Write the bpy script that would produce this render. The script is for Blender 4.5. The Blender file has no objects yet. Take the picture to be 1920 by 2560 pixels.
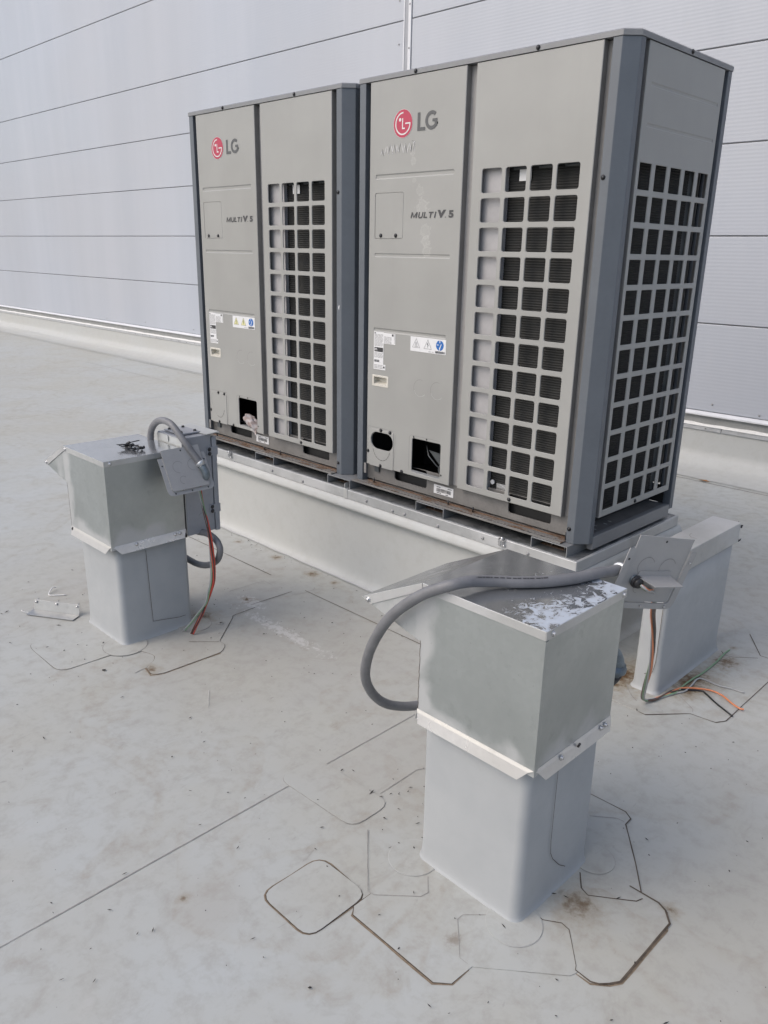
import bpy, bmesh, math, random
from mathutils import Vector, Matrix, noise
from mathutils.geometry import tessellate_polygon
random.seed(7)
S = bpy.context.scene
COL = S.collection
rad = math.radians

# ------------------------------------------------------------------ camera
CAM_C = (2.6698, -2.4636, 1.5289)
RX = Vector((0.70500, 0.70900, 0.01800)); RZ = Vector((-0.66923, 0.67420, -0.31238))   # right, forward
UPV = Vector((-0.23339, 0.20840, 0.94979))
RZ.normalize(); UPV = (UPV - RZ*UPV.dot(RZ)).normalized(); RX = RZ.cross(UPV)
cd = bpy.data.cameras.new('camera'); cam = bpy.data.objects.new('camera', cd); COL.objects.link(cam)
M = Matrix.Identity(4)
for i in range(3):
    M[i][0] = RX[i]; M[i][1] = UPV[i]; M[i][2] = -RZ[i]; M[i][3] = CAM_C[i]
cam.matrix_world = M
cd.sensor_fit = 'VERTICAL'; cd.sensor_height = 36; cd.lens = 1976.2/2560*36
cd.clip_start = 0.05; cd.clip_end = 600
S.camera = cam
S.render.resolution_x = 768; S.render.resolution_y = 1024

# ------------------------------------------------------------------ sky, sun, exposure
SUN_EL, SUN_AZ = 46.0, 205.0            # azimuth of the light's origin, clockwise from +Y (front left of the units)
w = bpy.data.worlds.new('World'); S.world = w; w.use_nodes = True
nt = w.node_tree; nt.nodes.clear()
sky = nt.nodes.new('ShaderNodeTexSky'); sky.sky_type = 'NISHITA'; sky.sun_disc = False
sky.sun_elevation = rad(SUN_EL); sky.sun_rotation = rad(SUN_AZ)
sky.dust_density = 4.0; sky.air_density = 1.0; sky.ozone_density = 1.5
bg = nt.nodes.new('ShaderNodeBackground'); bg.inputs[1].default_value = 0.15
wo = nt.nodes.new('ShaderNodeOutputWorld')
nt.links.new(sky.outputs[0], bg.inputs[0]); nt.links.new(bg.outputs[0], wo.inputs[0])
sd = bpy.data.lights.new('sun', 'SUN'); sd.energy = 0.7; sd.angle = rad(70); sd.color = (1.0, .975, .94)
sun = bpy.data.objects.new('sun', sd); COL.objects.link(sun)
az, el = rad(SUN_AZ), rad(SUN_EL)
sdir = Vector((math.sin(az)*math.cos(el), math.cos(az)*math.cos(el), math.sin(el)))
sun.rotation_euler = (-sdir).to_track_quat('-Z', 'Y').to_euler()
S.view_settings.view_transform = 'Standard'; S.view_settings.look = 'None'
S.view_settings.exposure = 0.38; S.view_settings.gamma = 1.0

# ------------------------------------------------------------------ materials
class NT:
    def __init__(s, name):
        s.m = bpy.data.materials.new(name); s.m.use_nodes = True
        s.t = s.m.node_tree; s.t.nodes.clear()
        s.out = s.n('ShaderNodeOutputMaterial'); s.b = s.n('ShaderNodeBsdfPrincipled')
        s.l(s.b.outputs[0], s.out.inputs[0])
        tc = s.n('ShaderNodeTexCoord'); s.obj = tc.outputs['Object']
        s.geo = s.n('ShaderNodeNewGeometry')
        s.pos = s.geo.outputs['Position']
    def n(s, t): return s.t.nodes.new(t)
    def l(s, a, b): s.t.links.new(a, b)
    def noise(s, scale, detail=3, rough=.55, vec=None, dist=0):
        x = s.n('ShaderNodeTexNoise'); x.inputs['Scale'].default_value = scale; x.inputs['Detail'].default_value = detail
        x.inputs['Roughness'].default_value = rough; x.inputs['Distortion'].default_value = dist
        s.l(vec if vec else s.pos, x.inputs['Vector']); return x.outputs[0]
    def stretch(s, sx, sy, sz, vec=None):
        x = s.n('ShaderNodeMapping'); x.inputs['Scale'].default_value = (sx, sy, sz); s.l(vec if vec else s.pos, x.inputs[0]); return x.outputs[0]
    def ramp(s, v, a, b, lo=0.0, hi=1.0):
        x = s.n('ShaderNodeMapRange'); x.inputs[1].default_value = a; x.inputs[2].default_value = b
        x.inputs[3].default_value = lo; x.inputs[4].default_value = hi; s.l(v, x.inputs[0]); return x.outputs[0]
    def math(s, op, a, b=None):
        x = s.n('ShaderNodeMath'); x.operation = op
        for i, v in enumerate((a, b)):
            if v is None: continue
            if isinstance(v, (int, float)): x.inputs[i].default_value = v
            else: s.l(v, x.inputs[i])
        return x.outputs[0]
    def mix(s, f, a, b):
        x = s.n('ShaderNodeMix'); x.data_type = 'RGBA'
        if isinstance(f, (int, float)): x.inputs[0].default_value = f
        else: s.l(f, x.inputs[0])
        for i, v in ((6, a), (7, b)):
            if isinstance(v, tuple): x.inputs[i].default_value = (*v[:3], 1)
            else: s.l(v, x.inputs[i])
        return x.outputs[2]
    def bump(s, h, strength, dist=.001):
        x = s.n('ShaderNodeBump'); x.inputs['Strength'].default_value = strength; x.inputs['Distance'].default_value = dist
        s.l(h, x.inputs['Height']); s.l(x.outputs[0], s.b.inputs['Normal'])
    def dist(s, p, sx=1, sy=1, sz=1):
        sub = s.n('ShaderNodeVectorMath'); sub.operation = 'SUBTRACT'; sub.inputs[1].default_value = p; s.l(s.pos, sub.inputs[0])
        mul = s.n('ShaderNodeVectorMath'); mul.operation = 'MULTIPLY'; mul.inputs[1].default_value = (sx, sy, sz); s.l(sub.outputs[0], mul.inputs[0])
        ln = s.n('ShaderNodeVectorMath'); ln.operation = 'LENGTH'; s.l(mul.outputs[0], ln.inputs[0]); return ln.outputs['Value']
    def set(s, col=None, rough=None, metal=None, spec=None):
        def put(k, v):
            if v is None: return
            if isinstance(v, tuple): s.b.inputs[k].default_value = (*v[:3], 1)
            elif isinstance(v, (int, float)): s.b.inputs[k].default_value = v
            else: s.l(v, s.b.inputs[k])
        put('Base Color', col); put('Roughness', rough); put('Metallic', metal); put('Specular IOR Level', spec)
        return s.m
def scale_c(c, k): return tuple(min(1, x*k) for x in c)
def paint(name, c, rough=.45, var=.12, metal=0, nscale=9, bump=.05, fine=600):
    t = NT(name)
    n1 = t.noise(nscale, 4); n2 = t.noise(nscale*7, 3)
    f = t.ramp(t.math('ADD', t.math('MULTIPLY', n1, .65), t.math('MULTIPLY', n2, .35)), .32, .68)
    col = t.mix(f, scale_c(c, 1-var), scale_c(c, 1+var))
    if bump: t.bump(t.noise(fine, 2), bump, .0006)
    return t.set(col, t.ramp(n2, .3, .7, max(.05, rough-.07), rough+.07), metal)

MAT = {}
def membrane(name, roofmode):
    t = NT(name)
    big = t.noise(.55, 4, .6); mid = t.noise(2.6, 5, .62); fine = t.noise(17, 6, .68)
    st = t.noise(9, 5, .7, t.stretch(1, .8, 1), .8)
    sp = t.n('ShaderNodeSeparateXYZ'); t.l(t.pos, sp.inputs[0])
    walk = t.ramp(t.math('ADD', sp.outputs[0], t.ramp(big, .3, .7, -.8, .8)), -2.2, -.2, .12, 1)
    cool = (.402, .420, .414); warm = (.382, .382, .350)
    col = t.mix(t.ramp(t.math('ADD', t.math('MULTIPLY', big, .6), t.math('MULTIPLY', mid, .4)), .40, .60), cool, warm)
    col = t.mix(t.math('MULTIPLY', t.ramp(fine, .48, .70, 0, .42), t.math('ADD', t.math('MULTIPLY', walk, .7), .3)), col, (.262, .248, .222))
    col = t.mix(t.math('MULTIPLY', t.ramp(st, .55, .72, 0, .36), walk), col, (.262, .25, .228))
    col = t.mix(t.ramp(t.noise(5.5, 5, .7, None, .8), .60, .75, 0, .35), col, (.455, .452, .44))
    if roofmode:
        # scuffs, smudges, small dark specks
        sm = t.noise(30, 3, .6, t.stretch(1, .25, 1), 2.0)
        col = t.mix(t.math('MULTIPLY', t.ramp(sm, .66, .76, 0, .5), t.ramp(mid, .42, .6)), col, (.20, .195, .185))
        v = t.n('ShaderNodeTexVoronoi'); v.inputs['Scale'].default_value = 16; t.l(t.pos, v.inputs['Vector'])
        vc = t.n('ShaderNodeSeparateColor'); t.l(v.outputs['Color'], vc.inputs[0])
        spk = t.math('MULTIPLY', t.math('LESS_THAN', v.outputs['Distance'], t.ramp(vc.outputs[1], 0, 1, .015, .05)), t.math('GREATER_THAN', vc.outputs[0], .80))
        col = t.mix(t.math('MULTIPLY', spk, .65), col, (.06, .055, .05))
        pr = t.noise(1.7, 4, .5, None, .6)
        ring = t.math('MULTIPLY', t.ramp(pr, .53, .545), t.ramp(pr, .545, .60, 1, 0))
        col = t.mix(t.math('MULTIPLY', ring, t.ramp(fine, .35, .65, .05, .42)), col, (.30, .272, .225))
        ft = t.noise(7.5, 6, .72, t.stretch(1, .8, 1), 1.2)
        col = t.mix(t.math('MULTIPLY', t.ramp(ft, .56, .70, 0, .36), walk), col, (.275, .255, .222))
        # tan dust patches
        for p, r, a, c in DUST:
            d = t.math('ADD', t.dist((*p, 0), 1/r, 1/r, 0), t.ramp(mid, .3, .7, -.45, .45))
            col = t.mix(t.math('MULTIPLY', t.ramp(d, .35, 1.1, 1, 0), a), col, c)
        # rust stains
        rn = t.noise(38, 5, .7)
        for (x, y), r, a, asp in RUST:
            d = t.math('ADD', t.dist((x, y, 0), 1/r, asp/r, 0), t.ramp(rn, .3, .7, -.32, .32))
            halo = t.ramp(d, .15, 1.05, 1, 0); core = t.ramp(d, .0, .45, 1, 0)
            col = t.mix(t.math('MULTIPLY', halo, a*.6), col, (.215, .165, .092))
            col = t.mix(t.math('MULTIPLY', core, a), col, (.10, .056, .024))
        # whitish adhesive smear behind the housing
        d = t.math('ADD', t.dist((.25, -.622, 0), 1/.30, 1/.036, 0), t.ramp(t.noise(40, 6, .8), .3, .7, -1.3, 1.3))
        col = t.mix(t.math('MULTIPLY', t.ramp(d, .35, .75, 1, 0), .6), col, (.56, .555, .54))
        d = t.math('ADD', t.dist((-.07, -.55, 0), 1/.11, 1/.05, 0), t.ramp(t.noise(30, 5, .75), .3, .7, -.9, .9))
        col = t.mix(t.math('MULTIPLY', t.ramp(d, .45, .7, 1, 0), .5), col, (.55, .545, .53))
    if not roofmode: col = t.mix(.6, col, (.435, .442, .432))
    t.bump(t.math('ADD', t.math('MULTIPLY', t.noise(45, 3), .3), t.math('MULTIPLY', t.noise(6, 3), .5)), .12, .003)
    return t.set(col, t.ramp(fine, .3, .7, .5, .68), 0, .4)
RUST = [((-.441,-.121),.05,.9,1.2),((-.145,-.126),.055,1,1),((.014,-.118),.03,.8,1),((-.108,-.541),.06,.9,1.4),((-.769,-.132),.035,.7,1),
        ((1.927,-1.004),.085,.75,1),((2.094,-.852),.03,.8,1),((1.632,.25),.13,1,.62),((1.66,.50),.085,.85,.8),((1.44,.10),.14,1,.7),((1.66,.17),.06,.8,.8),
        ((1.455,.02),.05,.8,1),((1.635,.641),.025,.7,1),((.168,-1.185),.06,.75,1.3),((-.10,-.79),.10,.85,1),((1.233,-1.694),.022,.7,1),((1.78,-1.31),.05,.35,1)]
DUST = [((.4,-.5),.75,.40,(.33,.315,.285)),((-.6,-.75),.8,.32,(.335,.32,.295)),((2.5,-.35),.8,.30,(.335,.325,.30)),((1.29,-1.66),.10,.35,(.33,.31,.275)),
        ((1.2,-.9),.35,.30,(.33,.315,.29)),((1.6,1.2),.9,.30,(.34,.325,.30)),((1.87,-1.9),.22,.35,(.34,.32,.285))]
MAT['roof'] = membrane('roof_membrane', True)
MAT['patch'] = membrane('membrane_patch', True)
MAT['membrane'] = membrane('curb_membrane', False)
def m_membrane_post():
    t = NT('post_membrane')
    f = t.noise(6, 5, .6); g = t.noise(30, 4, .6)
    col = t.mix(t.ramp(f, .35, .65), (.345, .361, .370), (.38, .395, .402))
    col = t.mix(t.ramp(g, .6, .8, 0, .3), col, (.33, .33, .325))
    t.bump(t.noise(12, 3), .25, .003)
    return t.set(col, t.ramp(g, .3, .7, .42, .55), 0, .45)
MAT['post'] = m_membrane_post()
MAT['dirt'] = paint('seam_dirt', (.085, .066, .050), .85, .5, nscale=30, bump=0)
MAT['dirt_brown'] = paint('seam_dirt_brown', (.20, .155, .11), .9, .4, nscale=60, bump=0)
MAT['dirt_faint'] = paint('seam_dirt_faint', (.27, .262, .248), .8, .3, nscale=30, bump=0)
MAT['weld'] = paint('seam_weld_bead', (.445, .45, .445), .6, .08, nscale=30, bump=0)

def m_wall():
    t = NT('wall_panel_coating')
    sx = t.noise(1.0, 4, .6, t.stretch(1.4, 1, .12)); n2 = t.noise(.35, 3); n3 = t.noise(14, 4)
    col = t.mix(t.ramp(sx, .38, .64), (.375, .403, .452), (.412, .438, .486))
    col = t.mix(t.ramp(n2, .4, .62, 0, .35), col, (.40, .405, .425))
    col = t.mix(t.ramp(n3, .62, .78, 0, .18), col, (.45, .45, .45))
    sep = t.n('ShaderNodeSeparateXYZ'); t.l(t.pos, sep.inputs[0])
    rib = t.math('SINE', t.math('MULTIPLY', sep.outputs[2], 2*math.pi/.0254))
    t.bump(t.math('ADD', rib, t.math('MULTIPLY', t.noise(3, 2), 1.5)), .09, .0018)
    return t.set(col, t.ramp(n2, .3, .7, .34, .44), 0, .5)
MAT['wall'] = m_wall()
MAT['wall_trim'] = paint('wall_trim', (.60, .61, .63), .4, .06)
MAT['joint'] = paint('panel_joint_grey', (.20, .20, .205), .8, .2)  # grey of the reveals between the wall panels
MAT['mullion'] = paint('mullion_grey', (.30, .31, .335), .5, .1)
MAT['backing'] = paint('flashing_grey', (.27, .275, .27), .6, .15)
MAT['sealant'] = paint('sealant_white', (.66, .66, .65), .5, .08, nscale=60)
MAT['bar'] = paint('termination_bar', (.46, .47, .48), .4, .15, .3)

def m_panel(name, c, stains=False):
    t = NT(name)
    n1 = t.noise(3.5, 4); n2 = t.noise(40, 4, .6); n3 = t.noise(2.2, 4, .6, t.stretch(6, 6, .5))
    col = t.mix(t.ramp(n1, .36, .64), scale_c(c, .96), scale_c(c, 1.04))
    col = t.mix(t.ramp(n2, .62, .8, 0, .18), col, scale_c(c, 1.18))
    col = t.mix(t.ramp(n3, .55, .75, 0, .18), col, scale_c(c, .84))
    rough = t.ramp(n1, .3, .7, .30, .40)
    if stains:
        sn = t.noise(48, 5, .65, None, 1.0)
        for (x, z, r, a) in [(.345,1.90,.012,.4),(.352,1.872,.014,.4),(.36,1.80,.009,.3),(.392,1.765,.018,.26),(.405,1.70,.032,.34),(.425,1.61,.026,.3),(.43,1.572,.020,.42),(.437,1.535,.022,.4)]:
            d = t.math('ADD', t.dist((x, 0, z), 1/r, 0, 1/r), t.ramp(sn, .3, .7, -.55, .55))
            ring = t.math('MULTIPLY', t.ramp(d, .55, .85, 0, 1), t.ramp(d, .85, 1.1, 1, 0))
            inner = t.math('MULTIPLY', t.ramp(d, .3, .9, 1, 0), .4)
            col = t.mix(t.math('MULTIPLY', t.math('MAXIMUM', ring, inner), a), col, (.50, .49, .475))
    t.bump(t.noise(900, 2), .06, .0004)
    return t.set(col, rough, 0, .5)
PANEL_C = (.300, .301, .287)
MAT['panel'] = m_panel('panel_warm_grey', PANEL_C)
MAT['panel_stained'] = m_panel('panel_warm_grey_marked', PANEL_C, True)
MAT['post_grey'] = paint('frame_slate_grey', (.105, .119, .136), .36, .07, bump=.04)
MAT['lid_grey'] = paint('lid_grey', (.20, .205, .21), .36, .1, bump=.05)
MAT['flange'] = paint('panel_fold_shade', (.20, .195, .188), .5, .12)  # panel paint darkened to hold the shade in folds and gaps
MAT['mid_strip'] = paint('mullion_strip_grey', (.30, .295, .29), .45, .1)
MAT['inner'] = paint('interior_shade_dark', (.018, .018, .018), .7, .3)  # near-black puts the shade inside the cabinet into the colour
MAT['inner_plate'] = paint('inner_plate_grey', (.36, .355, .36), .5, .1)
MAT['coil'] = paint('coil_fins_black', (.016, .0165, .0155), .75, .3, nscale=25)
MAT['coil_end'] = paint('coil_end_plate', (.09, .10, .105), .45, .2, .4)
MAT['base'] = paint('base_beam_grey', (.17, .165, .158), .5, .2, nscale=14)
def m_rust():
    t = NT('rusty_lip')
    n = t.noise(28, 5, .7, t.stretch(.35, 1, 1)); n2 = t.noise(90, 4)
    col = t.mix(t.ramp(n, .50, .60), (.15, .145, .138), (.115, .068, .04))
    col = t.mix(t.ramp(n2, .58, .7, 0, .8), col, (.05, .035, .028))
    t.bump(n2, .4, .001)
    return t.set(col, .75, 0)
MAT['rust'] = m_rust()
MAT['copper'] = paint('rust_orange_strip', (.115, .068, .042), .8, .7, nscale=16)
MAT['screw'] = paint('screw_dark', (.05, .05, .052), .35, .3, .7)
MAT['zinc'] = paint('zinc_bright', (.62, .62, .62), .28, .12, .9, nscale=60)
MAT['red'] = paint('logo_red', (.40, .035, .075), .45, .06)
MAT['logo_white'] = paint('logo_white', (.62, .60, .59), .5, .04)
MAT['logo_grey'] = paint('logo_grey', (.085, .088, .09), .5, .1)
MAT['print_dark'] = paint('print_dark', (.055, .055, .058), .5, .1)
MAT['sticker'] = paint('sticker_white', (.66, .665, .67), .35, .04)
MAT['print'] = paint('print_black', (.035, .035, .037), .5, .1)
MAT['print_grey'] = paint('print_grey', (.30, .30, .30), .5, .2, nscale=200)
MAT['yellow'] = paint('print_yellow', (.66, .64, .33), .45, .05)
MAT['blue'] = paint('print_blue', (.012, .12, .40), .45, .05)
MAT['cream'] = paint('handle_cream', (.56, .54, .48), .45, .08)
MAT['scratch'] = paint('scratch_and_lit_edge', (.56, .56, .57), .5, .2, nscale=80)  # pale scratches, also the painted lit edge of the knock-outs
MAT['scratch_dark'] = paint('scratch_dark', (.11, .11, .115), .5, .2, nscale=80)

def m_galv(name, base=(.50, .515, .515), oxide=.0, metal=.85, rough=.36, flakes=False, dark=False, haze=False):
    t = NT(name)
    v = t.n('ShaderNodeTexVoronoi'); v.inputs['Scale'].default_value = 75; t.l(t.pos, v.inputs['Vector'])
    vs = t.n('ShaderNodeSeparateColor'); t.l(v.outputs['Color'], vs.inputs[0])
    n1 = t.noise(3.2, 5, .6); n2 = t.noise(22, 5, .65)
    col = t.mix(t.ramp(vs.outputs[0], 0, 1, 0, .5), scale_c(base, .93), scale_c(base, 1.07))
    col = t.mix(t.ramp(n1, .36, .64), col, scale_c(base, .82))
    col = t.mix(t.ramp(n2, .60, .74, 0, .35), col, scale_c(base, .55))
    met, rgh = metal, t.ramp(n1, .3, .7, rough-.05, rough+.1)
    if oxide:
        on = t.noise(3.6, 3, .45, None, .2)
        om = t.ramp(on, .46, .62, 0, oxide*.8)
        col = t.mix(om, col, (.53, .535, .54)); met = t.math('SUBTRACT', metal, t.math('MULTIPLY', om, .55))
    if haze:
        so = t.n('ShaderNodeSeparateXYZ'); t.l(t.obj, so.inputs[0])
        hn = t.noise(7, 4, .55, None, .3)
        e1 = t.math('MULTIPLY', t.ramp(so.outputs[0], -.315, -.235, .40, 0), t.ramp(so.outputs[0], -.33, -.312, .45, 1)); e2 = t.ramp(so.outputs[2], .43, .53, .40, 0); e3 = t.ramp(so.outputs[2], .74, .80, 0, .22)
        hm = t.ramp(t.math('ADD', t.math('MAXIMUM', t.math('MAXIMUM', e1, e2), e3), t.math('MULTIPLY', hn, .9)), .60, .76, 0, .75)
        col = t.mix(hm, col, (.50, .505, .505)); met = t.math('SUBTRACT', metal, t.math('MULTIPLY', hm, .6))
        col = t.mix(t.ramp(t.noise(70, 4, .7), .66, .74, 0, .5), col, (.22, .23, .22))
    if flakes:
        fn = t.noise(46, 7, .7, t.stretch(1, .8, 1), 1.2); fl = t.noise(6.5, 3, .6)
        sep = t.n('ShaderNodeSeparateXYZ'); t.l(t.pos, sep.inputs[0])
        grad = t.math('ADD', t.ramp(sep.outputs[0], 1.56, 1.87, -.16, .035), t.ramp(sep.outputs[1], -1.2, -.88, -.01, .02))
        fm = t.ramp(t.math('ADD', t.math('ADD', t.math('MULTIPLY', fn, .62), t.math('MULTIPLY', fl, .38)), grad), .515, .572)
        col = t.mix(fm, scale_c(base, .85), (.44, .485, .545)); met = t.math('SUBTRACT', metal, t.math('MULTIPLY', fm, .8))
        rgh = t.math('ADD', t.ramp(n2, .3, .7, .13, .22), t.math('MULTIPLY', fm, .4))
    if dark:
        dn = t.noise(9, 6, .7, None, 1.0)
        col = t.mix(t.ramp(dn, .38, .60, 0, .85), col, (.10, .11, .115)); met = .6
    t.bump(t.math('ADD', t.noise(5, 3), t.math('MULTIPLY', vs.outputs[1], .02)), .20, .008)
    return t.set(col, rgh, met, .5)
MAT['galv'] = m_galv('galvanised_steel', (.46, .49, .482), metal=.82, rough=.34, haze=True)
MAT['galv_plain'] = m_galv('galvanised_sheet', (.42, .43, .43), oxide=.2, metal=.75, rough=.4)
MAT['galv_top'] = m_galv('galvanised_steel_top', (.56, .58, .60), oxide=.2, rough=.16)
MAT['galv_flaked'] = m_galv('galvanised_steel_flaking', (.56, .58, .60), rough=.2, flakes=True)
MAT['galv_bright'] = m_galv('galvanised_trim', (.56, .565, .555), oxide=.5, metal=.6, rough=.36)
MAT['galv_lip_lit'] = m_galv('flashing_lip', (.70, .695, .68), oxide=.25, metal=.65, rough=.27)  # paler than the box steel: light on the tilted lip put into colour
MAT['cap'] = m_galv('curb_cap_galvanised', (.50, .51, .51), oxide=.7, metal=.55, rough=.42)
MAT['cap_top'] = m_galv('curb_cap_dirty', (.34, .35, .36), metal=.5, rough=.45, dark=True)
MAT['rail'] = m_galv('channel_galvanised', (.30, .31, .32), oxide=.3, metal=.55, rough=.45)
MAT['conduit'] = paint('conduit_grey', (.155, .157, .165), .5, .14, nscale=30, bump=.08)
MAT['disc'] = paint('enclosure_grey', (.27, .282, .305), .42, .07)
MAT['disc_light'] = paint('enclosure_galvanised', (.48, .49, .48), .4, .1, .4)
MAT['plate'] = paint('cover_plate_grey', (.335, .333, .33), .42, .06)
MAT['diecast'] = paint('diecast_fitting', (.16, .19, .21), .42, .3, .5, nscale=50)
MAT['coupling'] = paint('coupling_zinc', (.55, .57, .58), .35, .15, .6, nscale=50)
MAT['rubber'] = paint('rubber_black', (.025, .025, .027), .5, .2)
MAT['w_red'] = paint('wire_red', (.44, .055, .035), .4, .08)
MAT['w_orange'] = paint('wire_orange', (.60, .215, .10), .4, .08)
MAT['w_green'] = paint('wire_green', (.17, .28, .17), .4, .1)
MAT['w_black'] = paint('wire_black', (.02, .02, .022), .35, .2)
MAT['w_grey'] = paint('wire_grey', (.33, .34, .345), .4, .1)
MAT['w_brown'] = paint('wire_brown', (.09, .055, .045), .4, .15)
def m_bag():
    t = NT('clear_plastic_film')
    t.b.inputs['Transmission Weight'].default_value = .55; t.b.inputs['IOR'].default_value = 1.25
    return t.set(t.mix(t.ramp(t.noise(30, 4), .4, .65), (.75, .72, .72), (.48, .36, .32)), .22, 0)
MAT['bag'] = m_bag()
MAT['grit'] = paint('grit_dark', (.03, .028, .025), .8, .3)
MAT['plastic_white'] = paint('plastic_white', (.70, .70, .69), .4, .05)
MAT['leaf'] = paint('dry_leaf', (.32, .15, .05), .7, .25, nscale=80)

# ------------------------------------------------------------------ mesh helpers
class MB:
    def __init__(s): s.v = []; s.f = []; s.mi = []; s.sm = []; s.mats = []; s.cur = 0; s.smooth = False
    def mat(s, k):
        if k not in s.mats: s.mats.append(k)
        s.cur = s.mats.index(k); return s
    def face(s, idx): s.f.append(tuple(idx)); s.mi.append(s.cur); s.sm.append(s.smooth)
    def verts(s, pts): i = len(s.v); s.v += [tuple(p) for p in pts]; return i
    def box(s, x0, x1, y0, y1, z0, z1, T=None):
        pts = [(x0,y0,z0),(x1,y0,z0),(x1,y1,z0),(x0,y1,z0),(x0,y0,z1),(x1,y0,z1),(x1,y1,z1),(x0,y1,z1)]
        if T: pts = [T(*p) for p in pts]
        i = s.verts(pts)
        for q in ((0,3,2,1),(4,5,6,7),(0,1,5,4),(1,2,6,5),(2,3,7,6),(3,0,4,7)): s.face([i+k for k in q])
        return s
    def loft(s, loops, cap0=True, cap1=True, closed=True):
        ids = [s.verts(L) for L in loops]; n = len(loops[0])
        for a, b in zip(ids, ids[1:]):
            for k in range(n if closed else n-1):
                k2 = (k+1) % n; s.face((a+k, a+k2, b+k2, b+k))
        if cap0: s.face([ids[0]+k for k in range(n)][::-1])
        if cap1: s.face([ids[-1]+k for k in range(n)])
        return s
    def prism(s, poly, z0, z1, T=None):
        T = T or (lambda x, y, z: (x, y, z))
        return s.loft([[T(x, y, z0) for x, y in poly], [T(x, y, z1) for x, y in poly]])
    def tube(s, pts, r, n=10, cap=True, rr=None):
        P = [Vector(p) for p in pts]; up = Vector((0, 0, 1)); loops = []; prevn = None
        for i, p in enumerate(P):
            t = (P[min(i+1, len(P)-1)] - P[max(i-1, 0)]).normalized()
            if prevn is None:
                a = up if abs(t.dot(up)) < .9 else Vector((1, 0, 0)); nn = (a - t*a.dot(t)).normalized()
            else: nn = (prevn - t*prevn.dot(t)).normalized()
            prevn = nn; bb = t.cross(nn); R_ = rr[i] if rr else r
            loops.append([p + nn*math.cos(2*math.pi*k/n)*R_ + bb*math.sin(2*math.pi*k/n)*R_ for k in range(n)])
        o = s.smooth; s.smooth = True; s.loft(loops, cap, cap); s.smooth = o; return s
    def disc_cyl(s, c, axis, r, h, n=16, r2=None):
        c = Vector(c); a = Vector(axis).normalized()
        return s.tube([c, c+a*h], r, n, True, [r, r if r2 is None else r2])
    def build(s, name, parent=None, mats=None, bevel=0, seg=2):
        me = bpy.data.meshes.new(name); me.from_pydata(s.v, [], s.f)
        for k in (s.mats or ['panel']): me.materials.append(MAT[k])
        for p, m_, sm in zip(me.polygons, s.mi, s.sm): p.material_index = m_; p.use_smooth = sm
        bm = bmesh.new(); bm.from_mesh(me); bmesh.ops.recalc_face_normals(bm, faces=bm.faces); bm.to_mesh(me); bm.free()
        o = bpy.data.objects.new(name, me); COL.objects.link(o); o.parent = parent
        if bevel:
            b = o.modifiers.new('bevel', 'BEVEL'); b.width = bevel; b.segments = seg; b.limit_method = 'ANGLE'; b.angle_limit = rad(40); b.harden_normals = False
        return o
def mb(k): return MB().mat(k)
def link_copy(o, parent, loc=(0, 0, 0), rot=None):
    c = o.copy(); COL.objects.link(c); c.parent = parent; c.location = loc
    if rot is not None: c.rotation_euler = rot
    return c
def thing(name, label, cat, group=None, loc=(0, 0, 0)):
    o = bpy.data.objects.new(name, None); COL.objects.link(o); o.location = loc; o.empty_display_size = .1
    return tag(o, label, cat, group)
def tag(o, label, cat=None, group=None):
    o['label'] = label
    if cat: o['category'] = cat
    if group: o['group'] = group
    return o
def rrect(x0, x1, y0, y1, r, n=4):
    P = []
    for cx, cy, a0 in ((x1-r, y1-r, 0), (x0+r, y1-r, 90), (x0+r, y0+r, 180), (x1-r, y0+r, 270)):
        for k in range(n+1):
            a = rad(a0 + 90*k/n); P.append((cx+r*math.cos(a), cy+r*math.sin(a)))
    return P
def inset(loop, d):       # shrink a convex, counter-clockwise loop by d
    n = len(loop); out = []
    for i in range(n):
        p0, p1, p2 = Vector(loop[i-1]), Vector(loop[i]), Vector(loop[(i+1) % n])
        e1 = (p1-p0); e2 = (p2-p1)
        if e1.length < 1e-7: e1 = e2
        if e2.length < 1e-7: e2 = e1
        n1 = Vector((-e1.y, e1.x)).normalized(); n2 = Vector((-e2.y, e2.x)).normalized()
        b = (n1+n2); b = b.normalized() if b.length > 1e-6 else n1
        k = d/max(.35, b.dot(n1)); out.append((p1.x+b.x*k, p1.y+b.y*k))
    return out
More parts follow.
